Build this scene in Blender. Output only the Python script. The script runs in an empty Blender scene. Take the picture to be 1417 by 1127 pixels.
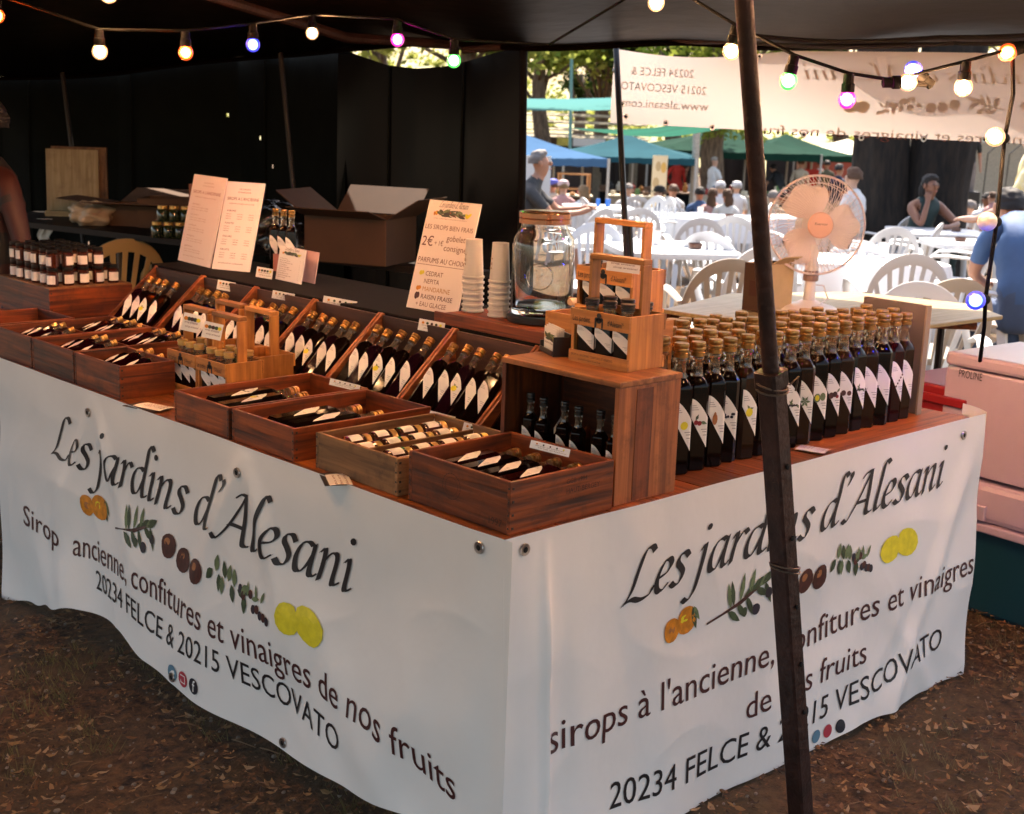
import bpy, bmesh, math, random
from math import sin, cos, pi, radians, sqrt
from mathutils import Vector, Matrix, noise
random.seed(11)
S = bpy.context.scene
COL = S.collection

# ------------------------------------------------------------------ camera
IW, IH, F = 1417.0, 1127.0, 1870.56
ax = Vector((1992, 343, -F)).normalized(); ay = Vector((-1839, 479, -F)).normalized(); az = ax.cross(ay)
R = Matrix((ax, ay, az))                       # world = R @ camera
CAM = Vector((-1.694, -1.759, 1.58))
cd = bpy.data.cameras.new('camera'); cam = bpy.data.objects.new('camera', cd); COL.objects.link(cam)
cam.matrix_world = Matrix.Translation(CAM) @ R.to_4x4()
cd.sensor_fit = 'HORIZONTAL'; cd.sensor_width = 36; cd.lens = 36 * F / IW; cd.clip_start = .05; cd.clip_end = 2000
S.camera = cam
cd.dof.use_dof = True; cd.dof.focus_distance = 3.1; cd.dof.aperture_fstop = 8
# ------------------------------------------------------------------ light
SUN_EL, SUN_AZ = radians(58), radians(35)       # sun stands beyond the stall, high up
w = bpy.data.worlds.new('World'); S.world = w; w.use_nodes = True
nt = w.node_tree; bg = nt.nodes['Background']; sk = nt.nodes.new('ShaderNodeTexSky')
sk.sky_type = 'NISHITA'; sk.sun_disc = False; sk.sun_elevation = SUN_EL; sk.sun_rotation = radians(90) - SUN_AZ
sk.air_density = 1.2; sk.dust_density = 2.5
nt.links.new(sk.outputs[0], bg.inputs[0]); bg.inputs[1].default_value = .10
sl = bpy.data.lights.new('sun', 'SUN'); so = bpy.data.objects.new('sun', sl); COL.objects.link(so)
sl.energy = 3.1; sl.angle = radians(.5); sl.color = (1, .95, .86)
sd = Vector((cos(SUN_EL) * cos(SUN_AZ), cos(SUN_EL) * sin(SUN_AZ), sin(SUN_EL)))
so.rotation_euler = sd.to_track_quat('Z', 'Y').to_euler()
S.view_settings.view_transform = 'Standard'; S.view_settings.look = 'None'
S.view_settings.exposure = 2.05; S.view_settings.gamma = 1; S.view_settings.use_curve_mapping = False
S.view_settings.use_white_balance = True; S.view_settings.white_balance_temperature = 7400; S.view_settings.white_balance_tint = 16
S.render.engine = 'CYCLES'
S.cycles.use_denoising = True; S.cycles.max_bounces = 8; S.cycles.diffuse_bounces = 4
S.cycles.transmission_bounces = 8; S.cycles.transparent_max_bounces = 12
S.cycles.sample_clamp_indirect = 4; S.cycles.blur_glossy = .5; S.cycles.caustics_refractive = False; S.cycles.caustics_reflective = False

# ------------------------------------------------------------------ pixel rays to points of the place
def ray(px, py): return R @ Vector((px - IW / 2, IH / 2 - py, -F))
def onz(px, py, z): d = ray(px, py); return CAM + d * ((z - CAM.z) / d.z)
def onx(px, py, x): d = ray(px, py); return CAM + d * ((x - CAM.x) / d.x)
def ony(px, py, y): d = ray(px, py); return CAM + d * ((y - CAM.y) / d.y)
def D(px, py, d): return CAM + ray(px, py) * (d / F)
FW = Vector((.679, .701, 0)).normalized(); RT = Vector((FW.y, -FW.x, 0))
def gz(x, y):
    s = (Vector((x, y, 0)) - CAM).dot(FW)
    if s < 8: return 0
    if s < 20: return -.036 * (s - 8)
    t = min(1, (s - 20) / 1.5); return -.432 - .45 * t * t * (3 - 2 * t) - .022 * (min(s, 60) - 20)
def GP(px, d, py=200):
    p = D(px, py, d); p.z = gz(p.x, p.y); return p
def yaw_to_cam(p): return math.atan2(CAM.y - p.y, CAM.x - p.x)

# ------------------------------------------------------------------ materials
MATS = {}
def mat(name, col, rough=.5, metal=0, noise_amt=0, nscale=20, bump=0, bscale=60, trans=0, emit=None, estr=0, coat=0, alpha=1, sub=0, col2=None, stretch=(1, 1, 1), spec=.5):
    if name in MATS: return MATS[name]
    m = bpy.data.materials.new(name); m.use_nodes = True; n = m.node_tree.nodes; L = m.node_tree.links
    b = n['Principled BSDF']; b.inputs['Base Color'].default_value = (*col, 1)
    b.inputs['Roughness'].default_value = rough; b.inputs['Metallic'].default_value = metal
    b.inputs['Transmission Weight'].default_value = trans; b.inputs['Coat Weight'].default_value = coat
    b.inputs['Alpha'].default_value = alpha; b.inputs['Specular IOR Level'].default_value = spec
    if emit: b.inputs['Emission Color'].default_value = (*emit, 1); b.inputs['Emission Strength'].default_value = estr
    if noise_amt or col2 or bump:
        tc = n.new('ShaderNodeTexCoord'); mp = n.new('ShaderNodeMapping'); mp.inputs['Scale'].default_value = stretch
        L.new(tc.outputs['Object'], mp.inputs[0])
        oi = n.new('ShaderNodeObjectInfo'); ml = n.new('ShaderNodeMath'); ml.operation = 'MULTIPLY'; ml.inputs[1].default_value = 31
        L.new(oi.outputs['Random'], ml.inputs[0]); cb = n.new('ShaderNodeCombineXYZ')
        for i in range(3): L.new(ml.outputs[0], cb.inputs[i])
        L.new(cb.outputs[0], mp.inputs['Location'])
    if noise_amt or col2:
        nz = n.new('ShaderNodeTexNoise'); nz.inputs['Scale'].default_value = nscale; nz.inputs['Detail'].default_value = 6
        L.new(mp.outputs[0], nz.inputs[0]); cr = n.new('ShaderNodeValToRGB')
        c2 = col2 or tuple(c * (1 - noise_amt) for c in col)
        cr.color_ramp.elements[0].position = .35; cr.color_ramp.elements[1].position = .65
        cr.color_ramp.elements[0].color = (*c2, 1); cr.color_ramp.elements[1].color = (*col, 1)
        L.new(nz.outputs[0], cr.inputs[0]); L.new(cr.outputs[0], b.inputs['Base Color'])
    if bump:
        nb = n.new('ShaderNodeTexNoise'); nb.inputs['Scale'].default_value = bscale; nb.inputs['Detail'].default_value = 4
        L.new(mp.outputs[0], nb.inputs[0]); bp = n.new('ShaderNodeBump'); bp.inputs['Strength'].default_value = bump; bp.inputs['Distance'].default_value = .01
        L.new(nb.outputs[0], bp.inputs['Height']); L.new(bp.outputs[0], b.inputs['Normal'])
    MATS[name] = m; return m

def wood(name, dark, light, axis, rough=.5, stain=(.03, .012, .006)):
    """grain runs along AXIS of the board"""
    if name in MATS: return MATS[name]
    m = bpy.data.materials.new(name); m.use_nodes = True; n = m.node_tree.nodes; L = m.node_tree.links
    b = n['Principled BSDF']; b.inputs['Roughness'].default_value = rough
    tc = n.new('ShaderNodeTexCoord'); oi = n.new('ShaderNodeObjectInfo')
    ml = n.new('ShaderNodeMath'); ml.operation = 'MULTIPLY'; ml.inputs[1].default_value = 57
    L.new(oi.outputs['Random'], ml.inputs[0]); cb = n.new('ShaderNodeCombineXYZ')
    for i in range(3): L.new(ml.outputs[0], cb.inputs[i])
    mp = n.new('ShaderNodeMapping'); sc = [30, 30, 30]; sc[axis] = 1.6; mp.inputs['Scale'].default_value = sc
    L.new(tc.outputs['Object'], mp.inputs[0]); L.new(cb.outputs[0], mp.inputs['Location'])
    nz = n.new('ShaderNodeTexNoise'); nz.inputs['Scale'].default_value = 2.2; nz.inputs['Detail'].default_value = 7; nz.inputs['Distortion'].default_value = .6
    L.new(mp.outputs[0], nz.inputs[0])
    cr = n.new('ShaderNodeValToRGB'); e = cr.color_ramp.elements; e[0].position = .3; e[1].position = .72
    e[0].color = (*dark, 1); e[1].color = (*light, 1); L.new(nz.outputs[0], cr.inputs[0])
    mp2 = n.new('ShaderNodeMapping'); mp2.inputs['Scale'].default_value = (9, 9, 9)
    L.new(tc.outputs['Object'], mp2.inputs[0]); L.new(cb.outputs[0], mp2.inputs['Location'])
    n2 = n.new('ShaderNodeTexNoise'); n2.inputs['Scale'].default_value = 1.3; n2.inputs['Detail'].default_value = 8; n2.inputs['Roughness'].default_value = .7
    L.new(mp2.outputs[0], n2.inputs[0]); r2 = n.new('ShaderNodeValToRGB'); r2.color_ramp.elements[0].position = .5; r2.color_ramp.elements[1].position = .8
    L.new(n2.outputs[0], r2.inputs[0]); mx = n.new('ShaderNodeMixRGB'); L.new(r2.outputs[0], mx.inputs[0])
    L.new(cr.outputs[0], mx.inputs[1]); mx.inputs[2].default_value = (*stain, 1)
    ad = n.new('ShaderNodeHueSaturation'); mr = n.new('ShaderNodeMapRange'); mr.inputs[3].default_value = .50; mr.inputs[4].default_value = 1.35
    L.new(oi.outputs['Random'], mr.inputs[0]); L.new(mr.outputs[0], ad.inputs['Value']); L.new(mx.outputs[0], ad.inputs['Color'])
    L.new(ad.outputs[0], b.inputs['Base Color'])
    bp = n.new('ShaderNodeBump'); bp.inputs['Strength'].default_value = .35; bp.inputs['Distance'].default_value = .004
    L.new(nz.outputs[0], bp.inputs['Height']); L.new(bp.outputs[0], b.inputs['Normal'])
    MATS[name] = m; return m

def woods(tag, dark, light, rough=.5, stain=(.03, .012, .006)):
    return [wood(tag + a, dark, light, i, rough, stain) for i, a in enumerate('xyz')]
W_CRATE = woods('crate wood ', (.040, .008, .003), (.34, .070, .011), .5)
W_PALE = woods('pale pine ', (.32, .115, .026), (.66, .27, .065), .45, (.30, .11, .03))
W_GREY = woods('grey old wood ', (.15, .07, .025), (.42, .20, .075), .6)
W_TABLE = woods('counter wood ', (.07, .017, .005), (.38, .105, .022), .38)
W_PLY = woods('plywood ', (.50, .33, .12), (.80, .60, .30), .4, (.4, .25, .1))
M_VINYL = mat('white vinyl', (.86, .84, .80), .38, noise_amt=.10, nscale=2.2, bump=.7, bscale=4.5)
M_INK = mat('black print', (.012, .010, .012), .5)
M_INKR = mat('dark brown print', (.06, .012, .012), .5)
M_GLASSD = mat('dark syrup', (.004, .0015, .001), .10, spec=.2)
M_GLASSB = mat('brown syrup', (.016, .007, .003), .10, spec=.2)
M_GLASSR = mat('dark red syrup', (.014, .001, .002), .10, spec=.2)
M_GLASSP = mat('plum syrup', (.010, .002, .005), .10, spec=.2)
M_NECK = mat('clear neck glass', (.75, .62, .45), .05, trans=.92, spec=.5)
M_CAP = mat('gold cork cap', (.50, .27, .085), .28, .75, noise_amt=.5, nscale=90)
M_CAPB = mat('black cap', (.012, .012, .012), .3)
M_CAPG = mat('gold metal lid', (.70, .45, .16), .28, .8)
M_PAPER = mat('white paper', (.80, .77, .72), .55)
M_PAPER2 = mat('cream paper', (.80, .68, .60), .5)
M_BLACK = mat('black cloth', (.004, .003, .003), .85, noise_amt=.4, spec=.2)
M_BLACKPL = mat('black plastic', (.012, .012, .013), .3)
M_IRON = mat('rusty brown iron', (.040, .014, .010), .55, .25, noise_amt=.6, nscale=14, bump=.4, bscale=50)
M_WHITEPL = mat('white plastic', (.66, .68, .69), .4)
M_CREAMPL = mat('cream plastic', (.66, .62, .52), .35)
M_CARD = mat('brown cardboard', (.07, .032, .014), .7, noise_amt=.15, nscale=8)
M_METAL = mat('steel', (.5, .5, .5), .3, 1)
M_SKIN = mat('tanned skin', (.42, .20, .12), .5); M_SKINP = mat('pale skin', (.60, .36, .26), .5); M_SKIND = mat('dark tanned skin', (.22, .09, .05), .45)
def cmat(name, c, r=.7): return mat(name, c, r, noise_amt=.2, nscale=6, bump=.3, bscale=12)

# ------------------------------------------------------------------ mesh builder
class MB:
    def __init__(s): s.v = []; s.f = []; s.m = []
    def quad(s, a, b, c, d, mi=0):
        i = len(s.v); s.v += [tuple(a), tuple(b), tuple(c), tuple(d)]; s.f.append((i, i + 1, i + 2, i + 3)); s.m.append(mi)
    def poly(s, pts, mi=0):
        i = len(s.v); s.v += [tuple(p) for p in pts]; s.f.append(tuple(range(i, i + len(pts)))); s.m.append(mi)
    def box(s, lo, hi, M=None, mi=0):
        x0, y0, z0 = lo; x1, y1, z1 = hi
        p = [Vector(q) for q in ((x0, y0, z0), (x1, y0, z0), (x1, y1, z0), (x0, y1, z0), (x0, y0, z1), (x1, y0, z1), (x1, y1, z1), (x0, y1, z1))]
        if M: p = [M @ q for q in p]
        i = len(s.v); s.v += [tuple(q) for q in p]
        for f in ((0, 3, 2, 1), (4, 5, 6, 7), (0, 1, 5, 4), (1, 2, 6, 5), (2, 3, 7, 6), (3, 0, 4, 7)):
            s.f.append(tuple(i + k for k in f)); s.m.append(mi)
        return s
    def loops(s, L, close=True, caps=True, mi=0):
        n = len(L[0]); base = len(s.v)
        for l in L: s.v += [tuple(p) for p in l]
        for a in range(len(L) - 1):
            for k in range(n if close else n - 1):
                k2 = (k + 1) % n
                s.f.append((base + a * n + k, base + a * n + k2, base + (a + 1) * n + k2, base + (a + 1) * n + k)); s.m.append(mi)
        if caps:
            s.f.append(tuple(base + k for k in reversed(range(n)))); s.m.append(mi)
            e = base + (len(L) - 1) * n; s.f.append(tuple(e + k for k in range(n))); s.m.append(mi)
        return s
    def lathe(s, prof, n=16, o=(0, 0, 0), M=None, mi=0, sq=0):
        L = []
        for r, z in prof:
            l = []
            for k in range(n):
                a = 2 * pi * (k + .5) / n; c, d = cos(a), sin(a); rr = r
                if sq:
                    q = sq(z) if callable(sq) else sq
                    if q: t = min(1 / max(abs(c), abs(d)), 1.22); rr = r * (1 + (t - 1) * q)
                p = Vector((rr * c + o[0], rr * d + o[1], z + o[2])); l.append(M @ p if M else p)
            L.append(l)
        return s.loops(L, mi=mi)
    def tube(s, pts, r, n=8, mi=0, flat=None):
        pts = [Vector(p) for p in pts]; L = []; up = Vector((0, 0, 1)); rs = r if isinstance(r, (list, tuple)) else [r] * len(pts)
        pn = None
        for i, p in enumerate(pts):
            t = (pts[min(i + 1, len(pts) - 1)] - pts[max(i - 1, 0)]).normalized()
            if pn is None:
                pn = t.cross(up)
                if pn.length < .1: pn = t.cross(Vector((1, 0, 0)))
            pn = (pn - t * pn.dot(t)).normalized(); b = t.cross(pn); fx, fy = flat or (1, 1)
            L.append([p + (pn * cos(2 * pi * k / n) * fx + b * sin(2 * pi * k / n) * fy) * rs[i] for k in range(n)])
        return s.loops(L, mi=mi)
    def ell(s, c, r, n=12, h=8, M=None, mi=0):
        L = []
        for j in range(h + 1):
            t = pi * j / h; t = min(max(t, .05), pi - .05)
            l = [Vector((c[0] + r[0] * sin(t) * cos(2 * pi * k / n), c[1] + r[1] * sin(t) * sin(2 * pi * k / n), c[2] - r[2] * cos(t))) for k in range(n)]
            L.append([M @ p for p in l] if M else l)
        return s.loops(L, mi=mi)
    def grid(s, fn, nu, nv, mi=0, keep=None):
        b = len(s.v)
        for j in range(nv + 1):
            for i in range(nu + 1): s.v.append(tuple(fn(i / nu, j / nv)))
        for j in range(nv):
            for i in range(nu):
                if keep and not keep(i, j): continue
                a = b + j * (nu + 1) + i; s.f.append((a, a + 1, a + nu + 2, a + nu + 1)); s.m.append(mi)
        return s
    def mesh(s, name, mats, smooth=False):
        me = bpy.data.meshes.new(name); me.from_pydata(s.v, [], s.f)
        for m in (mats if isinstance(mats, (list, tuple)) else [mats]): me.materials.append(m)
        me.polygons.foreach_set('material_index', s.m)
        if smooth:
            me.polygons.foreach_set('use_smooth', [True] * len(s.f))
            try: me.set_sharp_from_angle(angle=radians(40 if smooth is True else smooth))
            except Exception: pass
        me.update(); return me
def link(o):
    COL.objects.link(o); return o
def part(name, mb, mats, parent=None, smooth=False, bevel=0, label=None):
    me = mb if isinstance(mb, bpy.types.Mesh) else mb.mesh(name, mats, smooth)
    o = link(bpy.data.objects.new(name, me)); o.parent = parent
    if bevel:
        b = o.modifiers.new('bevel', 'BEVEL'); b.width = bevel; b.segments = 2; b.limit_method = 'ANGLE'
    if label: o['label'] = label
    return o
def thing(name, label, cat, loc=(0, 0, 0), rz=0, group=None, rot=None):
    o = link(bpy.data.objects.new(name, None)); o.empty_display_size = .1
    o.location = loc; o.rotation_euler = rot or (0, 0, rz); o['label'] = label; o['category'] = cat
    if group: o['group'] = group
    return o
def tag(o, label, cat, group=None):
    o['label'] = label; o['category'] = cat
    if group: o['group'] = group
    return o
def kind(o, k): o['kind'] = k; return o
def copy(root, label, loc=None, rot=None, group=None, swap=None, skip=()):
    r = link(root.copy()); r['label'] = label
    if loc is not None: r.location = loc
    if rot is not None: r.rotation_euler = rot
    if group: r['group'] = group
    for ch in root.children:
        if ch.name.split('.')[0] in skip: continue
        c = link(ch.copy()); c.parent = r
        if swap and ch.name.split('.')[0] in swap: c.data = swap[ch.name.split('.')[0]]
        for g in ch.children:
            d = link(g.copy()); d.parent = c
    return r
ORD = ['first', 'second', 'third', 'fourth', 'fifth', 'sixth', 'seventh', 'eighth', 'ninth', 'tenth', 'eleventh', 'twelfth', 'thirteenth', 'fourteenth', 'fifteenth', 'sixteenth', 'seventeenth', 'eighteenth']

# ------------------------------------------------------------------ print: type, chancery script, fruit
_tc = {}
def text2d(s, size=1, sx=1, shear=0):
    """(verts, faces, width) of a line of sans type, baseline at 0"""
    k = (s,)
    if k not in _tc:
        cu = bpy.data.curves.new('t', 'FONT'); cu.body = s; cu.size = 1; cu.resolution_u = 3; cu.fill_mode = 'FRONT'
        ob = bpy.data.objects.new('t', cu); COL.objects.link(ob)
        dg = bpy.context.evaluated_depsgraph_get(); me = bpy.data.meshes.new_from_object(ob.evaluated_get(dg))
        V = [(v.co.x, v.co.y) for v in me.vertices]; Fc = [tuple(p.vertices) for p in me.polygons]
        bpy.data.objects.remove(ob); bpy.data.meshes.remove(me); bpy.data.curves.remove(cu); _tc[k] = (V, Fc)
    V, Fc = _tc[k]
    V2 = [((x + shear * y) * size * sx, y * size) for x, y in V]
    return V2, Fc, (max(v[0] for v in V2) if V2 else 0)
G = {
 'a': (.92, [[(.62,.92),(.45,1),(.2,.85),(.08,.45),(.15,.08),(.32,.02),(.5,.25),(.66,.7)], [(.69,1.0),(.64,.4),(.66,.08),(.78,.02),(.92,.15)]]),
 's': (.62, [[(.58,.82),(.42,1),(.2,.92),(.17,.72),(.33,.54),(.46,.34),(.4,.08),(.2,0),(.03,.14)]]),
 'e': (.62, [[(.1,.46),(.38,.55),(.52,.76),(.42,.97),(.22,.92),(.06,.5),(.12,.12),(.3,0),(.54,.2)]]),
 'r': (.58, [[(.0,.85),(.12,1),(.16,.85),(.12,.4),(.1,0)], [(.13,.55),(.3,.88),(.45,1.02),(.58,.88)]]),
 'd': (.95, [[(.62,.92),(.45,1),(.2,.85),(.08,.45),(.15,.08),(.32,.02),(.5,.25),(.66,.7)], [(.98,1.72),(.84,1.86),(.72,1.7),(.68,1),(.64,.4),(.68,.06),(.8,.03),(.95,.15)]]),
 'j': (.40, [[(.0,.85),(.12,1),(.16,.85),(.12,0),(.05,-.5),(-.15,-.72),(-.35,-.6)], 'dot']),
 'i': (.42, [[(0,.85),(.12,1),(.16,.85),(.12,.2),(.18,.02),(.38,.18)], 'dot']),
 'n': (.90, [[(0,.85),(.12,1),(.16,.85),(.1,0)], [(.12,.55),(.33,.88),(.52,1),(.61,.85),(.56,.2),(.62,.02),(.82,.18)]]),
 'l': (.42, [[(.44,1.7),(.3,1.84),(.18,1.7),(.13,1),(.1,.22),(.18,.02),(.38,.18)]]),
 'L': (1.14, [[(.86,1.42),(.72,1.6),(.5,1.5),(.36,.95),(.24,.35),(0,.02)], [(0,.05),(.3,.12),(.65,.0),(.98,.06),(1.1,.3)]]),
 'A': (1.42, [[(.95,1.62),(.7,1.1),(.38,.4),(.08,-.03),(-.14,.08)], [(.94,1.6),(1.0,.9),(1.06,.15),(1.18,.02),(1.36,.08)], [(.42,.55),(1.04,.55)], [(.50,1.42),(.72,1.6),(.98,1.62)]]),
 "'": (.34, [[(.17,1.8),(.24,1.65),(.1,1.38)]]), ' ': (.45, [])}
def cr(pts, n=6):
    P = [pts[0]] + list(pts) + [pts[-1]]; out = []
    for i in range(1, len(P) - 2):
        for k in range(n):
            t = k / n; q = []
            for c in (0, 1):
                a, b, d, e = (P[i - 1][c], P[i][c], P[i + 1][c], P[i + 2][c])
                q.append(.5 * (2 * b + (d - a) * t + (2 * a - 5 * b + 4 * d - e) * t * t + (3 * b - a - 3 * d + e) * t ** 3))
            out.append(tuple(q))
    out.append(pts[-1]); return out
def script2d(s, width, xh, weight=.195, shear=.30):
    V = []; Fc = []; x0 = 0; tot = sum(G[c][0] for c in s); sx = width / tot; nib = (cos(radians(38)) * weight / 2, sin(radians(38)) * weight / 2)
    def add(q):
        i = len(V); V.extend(((x0 + x + shear * y * xh / sx * 1.0) * sx, y * xh) for x, y in q); Fc.append(tuple(range(i, i + len(q))))
    for c in s:
        adv, st = G[c]
        for k in st:
            if k == 'dot':
                add([(.16 + .1 * cos(a * pi / 4), 1.55 + .11 * sin(a * pi / 4)) for a in range(8)]); continue
            p = cr(k)
            for a, b in zip(p, p[1:]):
                add([(a[0] - nib[0], a[1] - nib[1]), (b[0] - nib[0], b[1] - nib[1]), (b[0] + nib[0], b[1] + nib[1]), (a[0] + nib[0], a[1] + nib[1])])
                dx, dy = b[0] - a[0], b[1] - a[1]; l = sqrt(dx * dx + dy * dy) or 1; px, py = -dy / l * .028, dx / l * .028
                add([(a[0] - px, a[1] - py), (b[0] - px, b[1] - py), (b[0] + px, b[1] + py), (a[0] + px, a[1] + py)])
        x0 += adv
    return V, Fc, width
def fruit2d(kinds, w):
    """row of painted fruit, w wide; gives [(poly, colour index)]; 0 orange 1 leaf 2 black 3 brown 4 yellow 5 light leaf 6 light brown"""
    rr = random.Random(5); out = []
    def blob(cx, cy, rx, ry, ci, rot=0, n=14, wob=.05):
        out.append(([(cx + cos(rot) * rx * cos(t) * (1 + wob * sin(3 * t + cx * 40)) - sin(rot) * ry * sin(t), cy + sin(rot) * rx * cos(t) + cos(rot) * ry * sin(t) * (1 + wob * cos(2 * t))) for t in [2 * pi * k / n for k in range(n)]], ci))
    def leaf(cx, cy, l, a, wd, ci):
        p = []
        for t, s in ((0, 0), (.25, .8), (.5, 1), (.8, .55), (1, 0), (.8, -.55), (.5, -1), (.25, -.8)):
            x, y = t * l, s * wd * .5; p.append((cx + x * cos(a) - y * sin(a), cy + x * sin(a) + y * cos(a)))
        out.append((p, ci))
    u = w
    for k, (kd, c0, c1) in enumerate(kinds):
        x0, x1 = c0 * u, c1 * u; W_ = x1 - x0; cx = (x0 + x1) / 2
        if kd == 'mandarin':
            blob(x0 + .2 * W_, 0, .2 * W_, .024, 0); blob(x0 + .58 * W_, .008, .25 * W_, .028, 0); blob(x0 + .2 * W_, 0, .08 * W_, .008, 6); blob(x0 + .52 * W_, .012, .10 * W_, .008, 4); leaf(x0 + .72 * W_, .03, .05, -1.2, .018, 1); leaf(x0 + .75 * W_, .03, .04, -.9, .012, 5)
        if kd == 'olive':
            out.append(([(x0, -.018), (x0 + W_ * .5, .0), (x1 - .15 * W_, .03), (x1 - .15 * W_, .034), (x0 + W_ * .5, .003), (x0, -.014)], 3))
            for j in range(13): leaf(x0 + W_ * (.3 + .045 * j), -.006 + .003 * j, .045 + .012 * rr.random(), rr.uniform(.2, 1.9) if j % 3 else rr.uniform(-1.2, -.3), .016, (1, 5, 1)[j % 3])
            blob(x0 + .72 * W_, -.02, .014, .012, 2); blob(x0 + .9 * W_, .006, .013, .011, 2); blob(x0 + .55 * W_, -.018, .010, .010, 1)
        if kd == 'chestnut':
            for j, (fx, fy) in enumerate(((.16, .012), (.5, 0), (.83, -.004))):
                blob(x0 + fx * W_, fy, .16 * W_, .026, 3, .25); blob(x0 + (fx - .03) * W_, fy + .008, .06 * W_, .008, 6, .25)
        if kd == 'berry':
            for j in range(11): leaf(x0 + W_ * (.02 + .055 * j), .02 - .002 * j, .035, rr.uniform(-2.4, 1.9), .02, (1, 5)[j % 2])
            for j in range(9): blob(x0 + W_ * (.5 + .055 * j), rr.uniform(-.03, .012), .008, .009, (2, 3)[j % 2]); 
            for j in range(5): leaf(x0 + W_ * (.55 + .07 * j), .0, .03, rr.uniform(.2, 2.5), .010, 5)
        if kd == 'citrus':
            blob(x0 + .25 * W_, 0, .24 * W_, .032, 4, .1, wob=.1); blob(x0 + .7 * W_, .004, .29 * W_, .034, 4, -.2, wob=.08)
    return out
FR_M = [mat('print orange', (.75, .26, .015), .5, noise_amt=.35, nscale=60), mat('print leaf', (.05, .085, .035), .5, noise_amt=.5, nscale=60), mat('print black', (.02, .015, .03), .5, noise_amt=.4), mat('print brown', (.085, .018, .012), .5, noise_amt=.5, nscale=50), mat('print yellow', (.82, .70, .03), .5, noise_amt=.18, nscale=50), mat('print light leaf', (.16, .22, .10), .5, noise_amt=.4, nscale=60), mat('print light brown', (.45, .17, .06), .5, noise_amt=.3, nscale=60)]
def place2d(V, Fc, fn, mb=None, mi=0, mb_step=4e-7):
    """flat print carried onto a surface; fn(x, y, lift)"""
    mb = mb or MB(); b = len(mb.v); 
    lift = [0] * len(V)
    for i, f in enumerate(Fc):
        for k in f: lift[k] = (len(mb.f) + i) * mb_step
    mb.v += [tuple(fn(x, y, l)) for (x, y), l in zip(V, lift)]
    for f in Fc: mb.f.append(tuple(b + k for k in f)); mb.m.append(mi)
    return mb
FRUITS = [('mandarin', 0, .14), ('olive', .16, .38), ('chestnut', .43, .60), ('berry', .63, .83), ('citrus', .86, 1.0)]
def fruit_part(fn, w, hscale, parent, kinds=FRUITS):
    mb = MB()
    for k, (p, ci) in enumerate(fruit2d(kinds, w)):
        n = len(p); p = [(x, y * hscale) for x, y in p]; cx, cy = sum(q[0] for q in p) / n, sum(q[1] for q in p) / n
        V = [(cx, cy)] + [(cx + (x - cx) * .5, cy + (y - cy) * .5) for x, y in p] + p
        Fc = [(0, 1 + i, 1 + (i + 1) % n) for i in range(n)] + [(1 + i, 1 + n + i, 1 + n + (i + 1) % n, 1 + (i + 1) % n) for i in range(n)]
        place2d(V, Fc, lambda x, y, l, k=k: fn(x, y, .0004 + k * 1e-5), mb, ci)
    return part('fruit_print', mb, FR_M, parent)
# ------------------------------------------------------------------ ground
def soil():
    m = bpy.data.materials.new('leaf littered soil'); m.use_nodes = True; n = m.node_tree.nodes; L = m.node_tree.links; b = n['Principled BSDF']
    b.inputs['Roughness'].default_value = .95; tc = n.new('ShaderNodeTexCoord')
    def nz(s, d=8, r=.65):
        q = n.new('ShaderNodeTexNoise'); q.inputs['Scale'].default_value = s; q.inputs['Detail'].default_value = d; q.inputs['Roughness'].default_value = r; L.new(tc.outputs['Object'], q.inputs[0]); return q
    a = nz(26); c = nz(2.2, 4); r = n.new('ShaderNodeValToRGB'); e = r.color_ramp.elements; e[0].position = .36; e[1].position = .66
    e[0].color = (.018, .008, .004, 1); e[1].color = (.19, .092, .036, 1); L.new(a.outputs[0], r.inputs[0])
    r2 = n.new('ShaderNodeValToRGB'); r2.color_ramp.elements[0].position = .4; r2.color_ramp.elements[1].position = .65; L.new(c.outputs[0], r2.inputs[0])
    mx = n.new('ShaderNodeMixRGB'); L.new(r2.outputs[0], mx.inputs[0]); L.new(r.outputs[0], mx.inputs[1]); mx.inputs[2].default_value = (.10, .065, .03, 1)
    L.new(mx.outputs[0], b.inputs['Base Color']); bp = n.new('ShaderNodeBump'); bp.inputs['Distance'].default_value = .03; bp.inputs['Strength'].default_value = .9
    L.new(a.outputs[0], bp.inputs['Height']); L.new(bp.outputs[0], b.inputs['Normal']); return m
mb = MB()
def gfn(u, v):
    s = -6 + (v ** 2.2) * 260; t = (u - .5) * (30 + 420 * v)
    p = CAM + FW * s + RT * t; z = gz(p.x, p.y) + .012 * noise.noise(Vector((p.x * 2, p.y * 2, 0)))
    return (p.x, p.y, z)
mb.grid(gfn, 60, 160); kind(part('ground', mb, soil(), smooth=180), 'structure')
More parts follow.
